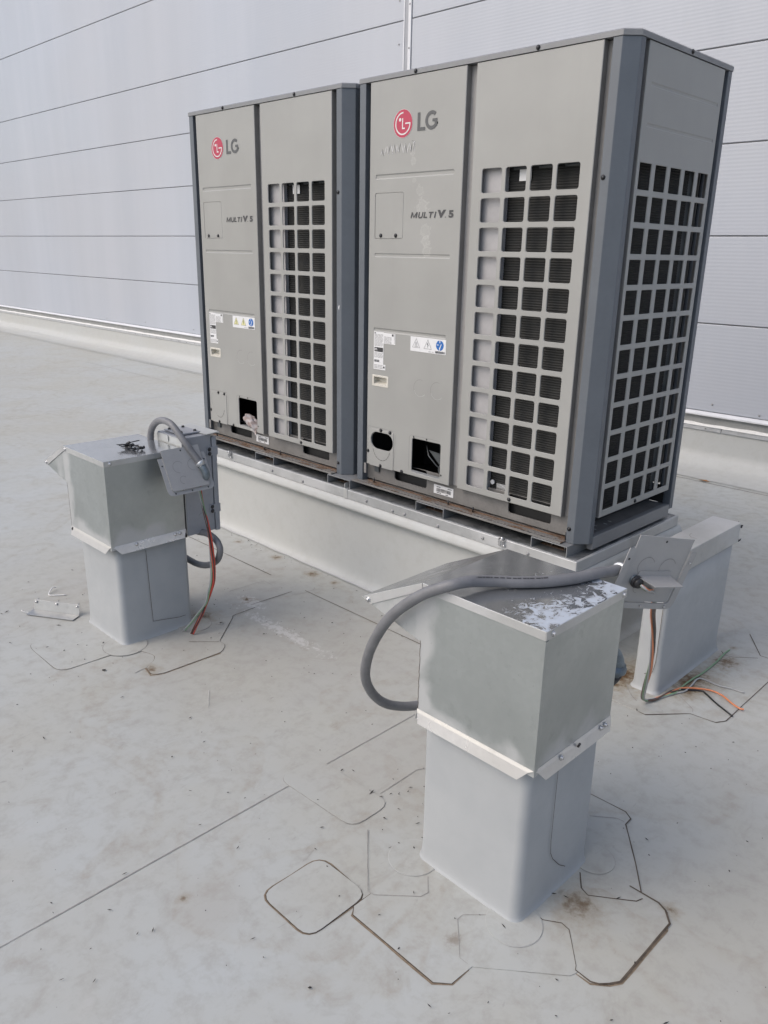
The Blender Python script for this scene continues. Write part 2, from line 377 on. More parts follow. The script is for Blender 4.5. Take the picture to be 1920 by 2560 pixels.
def plate(mbu, outer, holes, T, depth=.018, ch=.002, hole_ch=.002, hole_depth=None, wall_mat=None):
    """sheet-metal panel in (a,b,c), c = outward: front face at c=0, folded edges, holes (loop) or recesses ((loop, depth, slope))"""
    front = mbu.cur
    loops = [[Vector((a, b, 0)) for a, b in inset(outer, ch)]]
    hs = [h if not isinstance(h, tuple) else h[0] for h in holes]
    for h in hs: loops.append([Vector((a, b, 0)) for a, b in h])
    flat = [p for L in loops for p in L]
    i0 = mbu.verts([T(p.x, p.y, 0) for p in flat])
    for tri in tessellate_polygon(loops): mbu.face([i0+k for k in tri])
    mbu.loft([[T(a, b, 0) for a, b in inset(outer, ch)], [T(a, b, -ch) for a, b in outer]], False, False)
    if wall_mat: mbu.mat(wall_mat)
    mbu.loft([[T(a, b, -ch) for a, b in outer], [T(a, b, -depth) for a, b in outer]], False, False)
    mbu.cur = front
    for h in holes:
        if isinstance(h, tuple):
            L, dp, sl = h
            mbu.loft([[T(a, b, 0) for a, b in L], [T(a, b, -dp) for a, b in inset(L, sl)]], False, True)
        else:
            hd = hole_depth or depth
            A = [T(a, b, 0) for a, b in h]; B = [T(a, b, -hole_ch) for a, b in inset(h, hole_ch*.8)]; C_ = [T(a, b, -hd) for a, b in inset(h, hole_ch*.8)]
            sm = mbu.smooth; mbu.smooth = True; mbu.loft([A, B], False, False); mbu.smooth = sm
            mbu.loft([B, C_], False, False)
    return mbu
def stroke(mbu, pts, wd, T, c=0.0, closed=False, taper=False):
    P = [Vector((p[0], p[1])) for p in pts]; n = len(P); L = []; Rr = []
    for i in range(n):
        a = P[i-1] if (i > 0 or closed) else P[i]; b = P[(i+1) % n] if (i < n-1 or closed) else P[i]
        t = (b-a).normalized() if (b-a).length > 1e-9 else Vector((1, 0)); nn = Vector((-t.y, t.x)); w_ = wd if not isinstance(wd, (list, tuple)) else wd[i]
        L.append(P[i]+nn*w_/2); Rr.append(P[i]-nn*w_/2)
    i0 = mbu.verts([T(p.x, p.y, c) for p in L] + [T(p.x, p.y, c) for p in Rr])
    for k in range(n if closed else n-1): mbu.face((i0+k, i0+(k+1) % n, i0+n+(k+1) % n, i0+n+k))
    return mbu
def flatpoly(mbu, pts, T, c=0.0):
    i0 = mbu.verts([T(a, b, c) for a, b in pts]); mbu.face([i0+k for k in range(len(pts))]); return mbu
def circle(cx, cy, r, n=24, a0=0, a1=360):
    full = abs(a1-a0) >= 360; m_ = n if full else n+1
    return [(cx+r*math.cos(rad(a0+(a1-a0)*k/n)), cy+r*math.sin(rad(a0+(a1-a0)*k/n))) for k in range(m_)]
def catmull(P, sub=6):
    P = [Vector(p) for p in P]; out = []
    for i in range(len(P)-1):
        p0, p1, p2, p3 = P[max(i-1, 0)], P[i], P[i+1], P[min(i+2, len(P)-1)]
        for k in range(sub):
            t = k/sub; t2, t3 = t*t, t*t*t
            out.append(.5*((2*p1)+(-p0+p2)*t+(2*p0-5*p1+4*p2-p3)*t2+(-p0+3*p1-3*p2+p3)*t3))
    out.append(P[-1]); return out
def text_faces(mbu, body, size, T, x, z, c, shear=0, offset=0.0, sx=1, space=1, fit=None):
    cu = bpy.data.curves.new('t', 'FONT'); cu.body = body; cu.size = size; cu.shear = shear; cu.offset = offset; cu.space_character = space; cu.resolution_u = 4
    o = bpy.data.objects.new('t', cu); COL.objects.link(o)
    me = o.to_mesh()
    X = [v.co.x for v in me.vertices]; Yv = [v.co.y for v in me.vertices]
    if fit:
        kx = fit[0]/(max(X)-min(X)); ky = fit[1]/(max(Yv)-min(Yv)); mx, my = min(X), min(Yv)
        i0 = mbu.verts([T(x+(v.co.x-mx)*kx, z+(v.co.y-my)*ky, c) for v in me.vertices])
    else: i0 = mbu.verts([T(x+v.co.x*sx, z+v.co.y, c) for v in me.vertices])
    wdt = 0
    for p in me.polygons: mbu.face([i0+k for k in p.vertices])
    o.to_mesh_clear(); bpy.data.objects.remove(o); bpy.data.curves.remove(cu)
    return wdt
# shared screw heads: axis -Y (front), +X (side), +Z (top)
def screw_mesh(axis, k='screw', r=.0062):
    m_ = mb(k); a = Vector(axis)
    m_.disc_cyl((0, 0, 0), a, r*1.35, .0012, 12); m_.disc_cyl(a*.0012, a, r, .0035, 8, r*.8)
    o = m_.build('screw'); me = o.data; bpy.data.objects.remove(o); return me
SCR = {'f': screw_mesh((0, -1, 0)), 's': screw_mesh((1, 0, 0)), 'zf': screw_mesh((0, -1, 0), 'zinc', .0055), 'zs': screw_mesh((1, 0, 0), 'zinc', .0055), 'ws': screw_mesh((0, -1, 0), 'print_grey', .006)}
def screw(kind, loc, parent):
    o = bpy.data.objects.new('screw', SCR[kind]); COL.objects.link(o); o.parent = parent; o.location = loc; return o

# ================================================================== THE ROOF
m_ = mb('roof'); m_.box(-160, 120, -120, 3.62, -.4, 0)
roof = m_.build('roof'); roof['kind'] = 'structure'; roof['label'] = 'pale grey membrane roof with seams, patches and rust stains'
Txy = lambda a, b, c: (a, b, c)
def jag(pts, step=.05, amp=.0015, closed=False):
    P = [Vector((*p, 0)) for p in pts]
    if closed: P.append(P[0])
    out = []
    for a, b in zip(P, P[1:]):
        n = max(1, int((b-a).length/step))
        for k in range(n):
            q = a.lerp(b, k/n); d = noise.noise_vector(q*9)*amp; out.append((q.x+d.x, q.y+d.y))
    if not closed: out.append((P[-1].x, P[-1].y))
    return out
def ribbon(name, pts, wd, z, k, closed=False, var=.5, step=.05):
    q = jag(pts, step, .0012, closed)
    ws = [max(.0006, wd*.78*(1+var*1.5*noise.noise(Vector((x*11, y*11, 3.3))))) for x, y in q]
    if closed: ws = ws[:len(q)]
    m_ = mb(k); stroke(m_, q, ws, Txy, z, closed); return m_.build(name, roof)
def rpoly(pts, r=.02, n=4):          # round the corners of a polygon
    out = []; N = len(pts)
    for i in range(N):
        p0, p1, p2 = Vector(pts[i-1]), Vector(pts[i]), Vector(pts[(i+1) % N])
        a = p1+(p0-p1).normalized()*min(r, (p0-p1).length*.45); b = p1+(p2-p1).normalized()*min(r, (p2-p1).length*.45)
        for k in range(n+1):
            t = k/n; q = a*(1-t)**2+p1*2*t*(1-t)+b*t*t; out.append((q.x, q.y))
    return out
def patch(pts, z, dirt=None, wd=.004, brown=False):
    m_ = mb('patch'); m_.prism(pts, -.01, z); o = m_.build('membrane_patch', roof)
    if dirt: ribbon('membrane_seam', pts, wd, z*.5+.0003, dirt, True)
    if brown: ribbon('membrane_stain', pts, wd*2.1, .0006, 'dirt_brown', True, 1.0)
    return o
# sheet seams
ribbon('membrane_seam', [(1.071,-6.0),(1.071,-1.238)], .0035, .0016, 'dirt_faint')
ribbon('membrane_seam', [(1.068,-1.084),(1.067,-.30)], .0035, .0016, 'dirt_faint')
ribbon('membrane_seam', [(1.286,-1.063),(1.283,-.901),(1.30,-.87)], .0032, .0017, 'dirt_faint')
ribbon('membrane_seam', [(-2.6,-.295),(-.267,-.288)], .0042, .0016, 'dirt')
ribbon('membrane_seam', [(-.009,-.284),(1.40,-.278)], .0042, .0018, 'dirt')
ribbon('membrane_seam', [(-.016,-.568),(-.014,-.688),(.154,-.874)], .0035, .0020, 'dirt')
ribbon('membrane_seam', [(-.052,-.566),(-.043,-.337)], .003, .0018, 'dirt')
ribbon('membrane_seam', [(-.014,-.36),(.012,-.301),(.009,-.244),(-.012,-.226)], .0025, .0022, 'dirt_faint')
ribbon('membrane_seam', [(-.241,-.552),(-.234,-.356),(-.164,-.36)], .0025, .0019, 'dirt_faint')
ribbon('membrane_seam', [(-14,3.03),(-8.3,3.028)], .009, .0016, 'dirt_faint', step=.2)
ribbon('membrane_seam', [(-8.17,3.03),(8,3.028)], .009, .0017, 'dirt', step=.2)
ribbon('membrane_seam', [(-8.13,2.455),(-5.92,2.435)], .009, .0018, 'dirt_faint', step=.2)
ribbon('membrane_seam', [(-7.51,1.08),(-7.36,2.39)], .02, .0014, 'weld', step=.2)
ribbon('membrane_seam', [(-5.03,1.26),(-5.056,2.32)], .02, .0014, 'weld', step=.2)
ribbon('membrane_seam', [(3.4,-6),(3.4,3.0)], .004, .0016, 'dirt_faint', step=.2)
# patches in front
patch(rpoly([(1.020,-1.238),(1.338,-1.222),(1.338,-1.072),(1.020,-1.088)][::1], .045), .0026, 'dirt_faint', .0034)
patch(rpoly([(1.357,-1.552),(1.542,-1.550),(1.540,-1.358),(1.360,-1.362)], .04), .0030, 'dirt', .0048, True)
# membrane skirt round the near housing
skirt = [(1.49,-1.20),(1.545,-1.351),(1.545,-1.409),(1.562,-1.427),(1.822,-1.427),(1.852,-1.401),(1.856,-1.335),(2.023,-1.195),(2.030,-1.176),(2.066,-1.174),(2.081,-1.165),(2.096,-1.15),(2.108,-1.128),(2.11,-.897),(2.084,-.866),(2.062,-.856),(2.015,-.855),(1.956,-.774),(1.861,-.654),(1.858,-.623),(1.834,-.607),(1.50,-.61)]
m_ = mb('patch'); m_.prism(skirt, -.01, .0022); m_.build('membrane_patch', roof)
ribbon('membrane_seam', [(1.544,-1.351),(1.545,-1.409),(1.562,-1.427),(1.822,-1.427),(1.852,-1.401),(1.854,-1.337)], .0052, .0012, 'dirt')
ribbon('membrane_stain', [(1.545,-1.40),(1.562,-1.430),(1.822,-1.431),(1.854,-1.401),(1.856,-1.345)], .0062, .0006, 'dirt_brown', var=1)
ribbon('membrane_seam', [(1.857,-1.331),(2.023,-1.195)], .003, .0012, 'dirt_faint')
ribbon('membrane_seam', [(2.024,-1.174),(2.064,-1.176),(2.081,-1.167),(2.096,-1.15),(2.110,-1.128),(2.112,-.897),(2.086,-.866),(2.062,-.855),(1.984,-.857)], .0052, .0031, 'dirt')
ribbon('membrane_stain', [(2.03,-1.18),(2.066,-1.180),(2.098,-1.153),(2.113,-1.128),(2.115,-.92),(2.088,-.866)], .0062, .0006, 'dirt_brown', var=1)
ribbon('membrane_seam', [(2.015,-.855),(1.956,-.774),(1.861,-.654),(1.860,-.623),(1.834,-.606),(1.66,-.612)], .0035, .0028, 'dirt')
ribbon('membrane_seam', [(2.024,-1.174),(2.019,-1.163),(1.952,-1.088),(1.929,-1.084),(1.892,-1.109),(1.869,-1.107)], .0030, .0030, 'dirt')
ribbon('membrane_seam', [(1.373,-1.198),(1.533,-1.351),(1.553,-1.349),(1.638,-1.268),(1.642,-1.245),(1.606,-1.206)], .0030, .0030, 'dirt_faint')
ribbon('membrane_seam', [(1.87,-.909),(1.902,-.953),(1.927,-.962),(2.021,-.891),(2.028,-.872)], .0034, .0030, 'dirt')
ribbon('membrane_seam', [(1.852,-.648),(1.832,-.649),(1.771,-.698)], .0028, .0030, 'dirt_faint')
ribbon('membrane_seam', [(1.791,-1.192),(1.748,-1.237),(1.748,-1.257),(1.822,-1.337),(1.845,-1.337)], .0026, .0031, 'dirt_faint')
for (cx, cy, r, k) in ((1.534,-1.184,.066,'weld'),(1.850,-1.168,.068,'weld'),(1.87,-.84,.055,'dirt_faint')):
    m_ = mb('patch'); m_.prism(circle(cx, cy, r, 40), -.005, .0042); m_.build('membrane_patch', roof)
    ribbon('membrane_seam', circle(cx, cy, r, 40), .003, .0036, k, True, .9, .02)
# skirt round the far housing
patch(rpoly([(-.36,-1.36),(-.345,-1.437),(-.30,-1.449),(-.075,-1.447),(-.048,-1.42),(-.04,-1.15),(-.36,-1.15)][::1], .03), .0022, 'dirt', .0038)
patch(rpoly([(-.02,-1.15),(.075,-1.118),(.112,-1.14),(.139,-1.192),(.205,-1.204),(.224,-1.165),(.232,-.91),(.19,-.866),(.150,-.869),(-.008,-.691),(-.02,-.8)], .02), .0026, 'dirt', .0040)
ribbon('membrane_stain', [(.140,-1.195),(.205,-1.208),(.227,-1.165),(.236,-.92)], .0062, .0006, 'dirt_brown', var=1)
ribbon('membrane_seam', [(.139,-1.192),(.149,-1.245)], .003, .0016, 'dirt_faint')
ribbon('membrane_seam', [(.071,-.962),(.155,-.872)], .003, .0032, 'dirt')
m_ = mb('patch'); m_.prism(circle(-.075, -1.165, .085, 36), -.005, .0036); m_.build('membrane_patch', roof)
ribbon('membrane_seam', circle(-.075, -1.165, .086, 36), .0026, .003, 'dirt_faint', True, .9, .02)
m_ = mb('patch'); m_.prism(circle(-.05, -.86, .07, 36), -.005, .0040); m_.build('membrane_patch', roof)
ribbon('membrane_seam', circle(-.05, -.86, .071, 36), .0024, .0034, 'dirt_faint', True, .9, .02)
# skirt round the narrow curb
m_ = mb('patch'); m_.prism([(1.40,-.09),(1.623,-.087),(1.73,.035),(1.78,.04),(1.816,.046),(1.837,.081),(1.838,.72),(1.40,.75)], -.01, .0020); m_.build('membrane_patch', roof)
ribbon('membrane_seam', [(1.60,-.088),(1.625,-.088),(1.73,.035),(1.78,.040),(1.818,.045),(1.838,.081),(1.838,.76)], .0048, .0014, 'dirt')
ribbon('membrane_seam', [(1.651,.119),(1.726,.067),(1.734,.048)], .003, .0026, 'dirt_faint')
ribbon('membrane_seam', [(1.631,.821),(1.738,.655),(1.90,.668)], .0045, .0026, 'dirt')
ribbon('membrane_seam', [(1.611,.579),(1.632,.553),(1.667,.562),(1.739,.627)], .0036, .0026, 'dirt')
ribbon('membrane_seam', [(1.475,.055),(1.50,.02),(1.53,-.01),(1.56,-.03)], .003, .0026, 'dirt_faint')

# ================================================================== THE WALL
wall = thing('building_wall', 'tall white ribbed metal panel wall rising behind the two units', 'wall', loc=(0, 3.45, 0))
Y0 = 0.0
joints = [.425, 1.070, 1.680, 2.285, 2.895, 3.535, 4.455, 5.37, 6.28, 7.2, 8.1]
m_ = mb('joint'); m_.box(-60, 40, .010, .30, .30, 9.0); m_.build('joint_backing', wall)
spans = [(-60, -27.1), (-27.02, -15.06), (-14.98, -3.062), (-2.958, 9.0), (9.08, 40)]
for z0, z1 in zip(joints, joints[1:]):
    for x0, x1 in spans:
        m_ = mb('wall'); m_.box(x0, x1, 0, .024, z0+.0045, z1-.0045); m_.build('wall_panel', wall, bevel=.004)
for x in (-27.06, -15.02, -3.01, 9.04):
    m_ = mb('mullion'); m_.box(x-.036, x+.008, -.002, .022, .425, 8.1); m_.build('joint_channel', wall)
    m_ = mb('wall_trim'); m_.box(x+.010, x+.046, -.010, .012, .425, 8.1); m_.build('joint_trim', wall, bevel=.002)
    m_ = mb('wall_trim'); m_.box(x-.052, x-.038, -.006, .014, .425, 8.1); m_.build('joint_trim', wall, bevel=.002)
for z in (2.6, 2.95, 3.3, 3.65, 4.0): screw('ws', (-2.982, -.011, z), wall); screw('ws', (-3.12, -.002, z+.05), wall)
for x in (-6.9,-6.65,-6.3,-6.0,-8.2,-9.4,-.1,.25,.6): screw('ws', (x, -.001, .47+.02*math.sin(x*9)), wall)
m_ = mb('wall_trim'); m_.prism([(-.030,.398),(-.030,.408),(-.004,.426),(.02,.426),(.02,.398)], -60, 40, lambda a, b, c: (c, a, b)); m_.build('drip_edge', wall)
m_ = mb('backing'); m_.box(-60, 40, -.004, .05, .335, .399); m_.build('backing_strip', wall)
def wavy_strip(name, k, f0, f1, x0=-30, x1=12, step=.06):
    m_ = mb(k); n = int((x1-x0)/step); rows = []
    for i in range(n+1):
        x = x0+(x1-x0)*i/n; rows.append((x, f0(x), f1(x)))
    for (xa, a0, a1), (xb, b0, b1) in zip(rows, rows[1:]):
        i = m_.verts([(xa,-.018,a0),(xb,-.018,b0),(xb,-.010,b1),(xa,-.010,a1)]); m_.face((i, i+1, i+2, i+3))
        i = m_.verts([(xa,-.018,a0),(xb,-.018,b0),(xb,0,b0-.004),(xa,0,a0-.004)]); m_.face((i+3, i+2, i+1, i))
        i = m_.verts([(xa,-.010,a1),(xb,-.010,b1),(xb,0,b1+.003),(xa,0,a1+.003)]); m_.face((i, i+1, i+2, i+3))
    return m_.build(name, wall)
wavy_strip('sealant_bead', 'sealant', lambda x: .318, lambda x: .336+.006*noise.noise(Vector((x*6, 0, 0)))+.004*noise.noise(Vector((x*25, 4, 0))))
xs = [-30, -24, -19.5, -15.2, -11.3, -8.62, -5.6, -2.6, .35, 3.4, 8, 12]
for a, b in zip(xs, xs[1:]):
    m_ = mb('bar'); m_.box(a+.002, b-.002, -.012, .01, .284, .318); m_.build('termination_bar', wall, bevel=.003)
for i in range(44):
    x = -8.5+i*.203
    screw('ws', (x, -.0125, .30+.002*random.random()), wall)
# membrane turned up the wall with a loose, wrinkled fold at its foot
m_ = mb('membrane'); m_.smooth = True
prof = [(-.002,.29),(-.004,.24),(-.006,.18),(-.010,.135),(-.016,.105),(-.034,.083),(-.048,.066),(-.062,.05),(-.085,.036),(-.118,.026),(-.15,.018),(-.19,.011),(-.24,.006),(-.30,.0035),(-.36,.0032)]
NX = 620; X0, X1 = -32, 14
for i in range(NX+1):
    x = X0+(X1-X0)*i/NX; row = []
    for j, (y, z) in enumerate(prof):
        a = max(0, 1-abs(j-8)/6.0)
        nz = noise.noise(Vector((x*.9, z*30, 1.7)))*.014 + noise.noise(Vector((x*3.1, z*50, 7.7)))*.006 + noise.noise(Vector((x*.35, z*22+3, 2.7)))*.018
        row.append((x, y-a*nz*.6, max(.003, z+a*nz)))
    m_.verts(row)
n = len(prof)
for i in range(NX):
    for j in range(n-1): m_.face((i*n+j, i*n+j+1, (i+1)*n+j+1, (i+1)*n+j))
m_.build('membrane_upturn', wall)

# ================================================================== EQUIPMENT CURB
curb = thing('equipment_curb', 'long low membrane covered curb with metal cap carrying the two units', 'curb')
def wrapped_box(name, parent, x0, x1, y0, y1, ztop, k='post', r=.028, flare=.035, bulge=.004):
    m_ = mb(k); m_.smooth = True; loops = []
    for z, e in ((-.004, flare*1.1), (.003, flare), (.006, flare*.62), (.012, flare*.36), (.022, flare*.16), (.04, flare*.05), (.07, 0), (ztop*.35, -.001), (ztop*.7, 0), (ztop, 0)):
        P = rrect(x0-e, x1+e, y0-e, y1+e, r+e*.8, 6); L = []
        for a, b in P:
            d = noise.noise(Vector((a*7, b*7, z*6)))*bulge if z > .03 else 0
            L.append((a+d, b+d, z))
        loops.append(L)
    m_.loft(loops, False, True); return m_.build(name, parent)
wrapped_box('curb_wall', curb, -1.352, 1.250, -.030, .742, .42, 'membrane', .02, .030)
CX0, CX1, CY0, CY1, CZ = -1.375, 1.275, -.052, .764, .462
for a, b in ((CX0, .018), (.0195, CX1)):
    m_ = mb('cap'); m_.prism([(CY0,.417),(CY0,CZ),(CY1,CZ),(CY1,.417)], a, b, lambda p, q, c: (c, p, q)); m_.build('cap_section', curb, bevel=.003)
m_ = mb('cap_top'); m_.box(CX0+.012, CX1-.012, CY0+.010, CY1-.01, CZ-.001, CZ+.0018); m_.build('cap_dirt_film', curb)
m_ = mb('galv_bright'); m_.box(.005, .030, CY0-.0022, CY0+.03, .418, CZ+.0032); m_.build('cap_joint_cover', curb, bevel=.001)
m_ = mb('galv_bright'); m_.prism([(.008, CZ+.003), (.0115, CZ+.003), (.0115, CZ+.030), (.008, CZ+.022)], CY0+.001, CY0+.03, lambda a, b, c: (a, c, b)); m_.build('cap_joint_tab', curb)
m_ = mb('membrane'); m_.smooth = True
m_.loft([[(x, y, z) for y, z in ((-.046,.417),(-.058,.412),(-.066,.402),(-.070,.388),(-.073,.377),(-.066,.3755),(-.035,.380))] for x in (-1.385, -.7, 0, .7, 1.285)], False, False, False); m_.build('counterflashing', curb)
m_ = mb('membrane'); m_.smooth = True
m_.loft([[(x, y, z) for x, z in ((1.269,.417),(1.281,.412),(1.289,.402),(1.293,.388),(1.296,.377),(1.289,.3755),(1.255,.380))] for y in (-.075, .3, .78)], False, False, False); m_.build('counterflashing', curb)
for x, y, z in ((.16,0,.437),(.33,0,.430),(.405,0,.433),(.60,0,.428),(.84,0,.44),(1.06,0,.435),(-.30,0,.432),(-.55,0,.436)): screw('ws', (x, CY0-.0005, z), curb)
for x in (-.928, .938):
    t = bpy.data.objects.new('ground_lug', None)
    m_ = mb('zinc'); m_.smooth = True
    m_.loft([[(x+.011*math.cos(rad(a))-.004, CY0-.004-.014*math.sin(rad(a)), .449+h) for a in range(-10, 200, 18)] for h in (-.010, .014)], False, False, False)
    m_.smooth = False; m_.box(x-.016, x+.012, CY0-.0035, CY0-.0005, .430, .470); m_.box(x-.004, x+.018, CY0-.020, CY0-.004, .4595, .464)
    m_.disc_cyl((x+.006, CY0-.012, .4642), (0, 0, 1), .006, .010, 6); m_.disc_cyl((x+.012, CY0-.0036, .437), (0, -1, 0), .006, .006, 6)
    m_.build('ground_lug', curb); bpy.data.objects.remove(t)

# support channels under the units (front ends show)
RAILS = [(-1.30, 'under the far left end of the left unit'), (-.71, 'under the middle of the left unit'), (-.124, 'under the gap between the two units'), (.459, 'under the middle of the right unit'), (1.063, 'under the right unit near its corner post')]
for x, wh in RAILS:
    r_ = thing('support_channel', 'galvanised channel on the curb cap '+wh, 'channel', 'support channels on the curb cap')
    zt, zb = .5045, CZ+.002
    for nm, a, b, c, d in (('top_flange', x, x+.16, zt-.003, zt), ('side_web', x, x+.003, zb, zt-.0032), ('side_web', x+.157, x+.16, zb, zt-.0032)):
        m_ = mb('rail'); m_.box(a, b, -.042, .745, c, d); m_.build(nm, r_)
    m_ = mb('rail'); m_.box(x+.003, x+.157, .10, .103, zb, zt-.004); m_.build('cross_web', r_)
    m_ = mb('zinc'); m_.tube([(x+.055, .02, zb), (x+.055, .02, zt-.004)], .003, 6); m_.build('bolt', r_)
    m_ = mb('zinc'); m_.tube([(x+.118, .012, zb), (x+.118, .012, zt-.004)], .003, 6); m_.build('bolt', r_)
    m_ = mb('copper'); m_.box(x+.006, x+.150, .015, .09, zb, zb+.0025); m_.build('rust_scale', r_)

# ================================================================== OUTDOOR UNITS
W, D_, H, CH = 1.2626, .757, 1.690, .042
Tf = lambda a, b, c: (a, -c, b)                       # front face: a = x, b = z, c outward (-y)
Ts = lambda a, b, c: (W+c, a, b)                      # right side face: a = y, b = z, c outward (+x)
def cells(a0, wa, pa, na, b_top, hb, pb, nb, r=.009):
    L = []
    for i in range(na):
        for j in range(nb):
            L.append(rrect(a0+i*pa, a0+i*pa+wa, b_top-j*pb-hb, b_top-j*pb, r, 3))
    return L
def rect(a0, a1, b0, b1): return [(a1, b1), (a0, b1), (a0, b0), (a1, b0)]
def hexfold(x0, x1, y0, y1, c): return [(x0+c, y0), (x1-c, y0), (x1, y0+c), (x1, y1-c), (x1-c, y1), (x0+c, y1), (x0, y1-c), (x0, y0+c)]
def make_unit(which, ox, label):
    U = thing('outdoor_unit', label, 'air conditioner', 'outdoor units on the curb', (ox, 0, .505))
    right = which == 'right'
    # lid
    m_ = mb('lid_grey'); m_.loft([[(x, y, z) for x, y in hexfold(0-e, W+e, 0-e, D_+e, CH)] for z, e in ((1.671, .0025), (1.686, .0025), (1.690, -.001))]); m_.build('lid', U)
    for cx in (.36, .91):
        m_ = mb('post_grey'); m_.smooth = True
        m_.loft([[(cx+rr*math.cos(rad(a)), .38+rr*math.sin(rad(a)), z) for a in range(0, 360, 12)] for z, rr in ((1.690, .29), (1.70, .275), (1.703, .262), (1.693, .255))], False, False); fr = m_.build('fan_ring', U)
        m_ = mb('screw')
        for rr in (.06, .105, .15, .195, .24): m_.tube([(cx+rr*math.cos(rad(a)), .38+rr*math.sin(rad(a)), 1.699) for a in range(0, 361, 15)], .002, 4, False)
        for a in range(0, 360, 30): m_.tube([(cx+.04*math.cos(rad(a)), .38+.04*math.sin(rad(a)), 1.697), (cx+.26*math.cos(rad(a)), .38+.26*math.sin(rad(a)), 1.697)], .002, 4, False)
        m_.build('fan_guard', fr)
    for x, k in ((.353, 'f'), (.910, 'f')): screw('f', (x, -.0028, 1.680), U)
    screw('s', (W+.0028, .382, 1.681), U)
    # corner posts
    def post(poly):
        m_ = mb('post_grey'); m_.prism(poly, 0, 1.6705); return m_.build('corner_post', U, bevel=.0018)
    post([(CH,0),(.077,0),(.077,.036),(.036,.036),(.036,.070),(0,.070),(0,CH)])
    post([(W-CH,0),(W,CH),(W,.070),(W-.034,.070),(W-.034,.034),(1.188,.034),(1.188,0)][::1])
    post([(W,D_-CH),(W-CH,D_),(1.188,D_),(1.188,D_-.03),(W-.034,D_-.03),(W-.034,.686),(W,.686)])
    post([(0,.686),(.034,.686),(.034,D_-.03),(.077,D_-.03),(.077,D_),(CH,D_),(0,D_-CH)])
    for z in (1.267, .055): screw('f', (1.199, -.0002, z), U)
    # ---- left front panel
    holes = [(rrect(.139,.564,1.306,1.326,.006,3), .0035, .005), (rrect(.139,.561,1.003,1.019,.006,3), .0028, .004), (rrect(.139,.556,.694,.711,.006,3), .0035, .005),
             (rrect(.138,.302,1.076,1.255,.008,3), .003, .0008), rrect(.386,.553,.108,.262,.010,3), rrect(.141,.232,.463,.502,.003,2)]
    if right: holes.append(rrect(.131,.274,.172,.252,.0399,8))
    m_ = mb('panel_stained' if right else 'panel')
    plate(m_, rect(.104,.605,.092,1.669), holes, Tf, .030, .002, .0015, .004, 'flange'); lp = m_.build('front_panel', U)
    m_ = mb('panel'); plate(m_, rrect(.1395,.3005,1.0775,1.2535,.007,3), [], lambda a, b, c: Tf(a, b, c-.0004), .003, .0012); hatch = m_.build('access_hatch', lp)
    for x in (.175, .262): screw('f', (x, -.0001, 1.089), hatch)
    m_ = mb('cream')
    plate(m_, rrect(.136,.237,.457,.507,.004,3), [rrect(.146,.227,.4655,.499,.003,2)], lambda a, b, c: Tf(a, b, c+.002), .002, .0012, .0008)
    hl = rrect(.1465,.2265,.466,.4985,.003,2); m_.loft([[Tf(a, b, .001) for a, b in hl], [Tf(a, .487+(b-.487)*.55, -.028) for a, b in hl]], False, True); m_.build('recessed_handle', lp)
    # knock-outs: thin pressed rings, shade and lit edge drawn as dark and pale arcs
    for cx in (.425, .520):
        m_ = mb('flange'); stroke(m_, circle(cx, .480, .0365, 40, 70, 300), .0013, Tf, .0004); m_.build('knockout', lp)
        m_ = mb('scratch'); stroke(m_, circle(cx, .480, .0352, 24, 200, 320), .0010, Tf, .0004); m_.build('knockout', lp)
    # pipe cover bottom left
    ch_ = [rrect(.131,.274,.172,.252,.0399,8)] if right else []
    m_ = mb('panel'); plate(m_, rrect(.124,.272 if not right else .277,.090,.262,.006,3), ch_, lambda a, b, c: Tf(a, b, c+.0022), .0022, .001, .0008); cov = m_.build('pipe_cover', lp)
    m_ = mb('flange'); stroke(m_, [(.111,.100),(.111,.262),(.114,.268),(.12,.271),(.279,.271)], .0012, Tf, .0004)
    stroke(m_, [(.281,.100),(.281,.150),(.286,.155),(.286,.255)], .0014, Tf, .0004); m_.build('pressed_line', lp)
    if right: arc = [(.148,.171),(.155,.155),(.165,.140),(.178,.130),(.195,.124),(.213,.124),(.229,.130),(.241,.141),(.250,.155),(.257,.170)]
    else: arc = [(.138,.252),(.131,.235),(.130,.21),(.138,.18),(.150,.158),(.165,.142),(.180,.130),(.195,.124),(.213,.124),(.226,.130),(.236,.141),(.245,.158),(.251,.170)]
    for i in range(0, len(arc)-1):
        a, b = Vector(arc[i]), Vector(arc[i+1]); dark = right or i > 5
        m_ = mb('print' if dark else 'flange'); stroke(m_, [a.lerp(b, .06), a.lerp(b, .90)], .0022 if dark else .001, Tf, .0028); m_.build('cut_line', cov)
    for x, z in ((.197,.262),(.255,.261),(.113,.155),(.197,.098),(.330,.098)): screw('f', (x, -.0024 if .124 < x < .277 else -.0002, z), lp)
    # electrical opening: pressed frame, bottom bracket, inside painted dark as shade
    m_ = mb('flange'); stroke(m_, [(.371,.112),(.371,.262),(.376,.270),(.383,.273),(.545,.273)], .0012, Tf, .0004); m_.build('pressed_line', lp)
    for x, z in ((.397,.267),(.472,.268),(.560,.128)):
        m_ = mb('print'); flatpoly(m_, circle(x, z, .0045, 12), Tf, .0006); m_.build('screw_hole', lp)
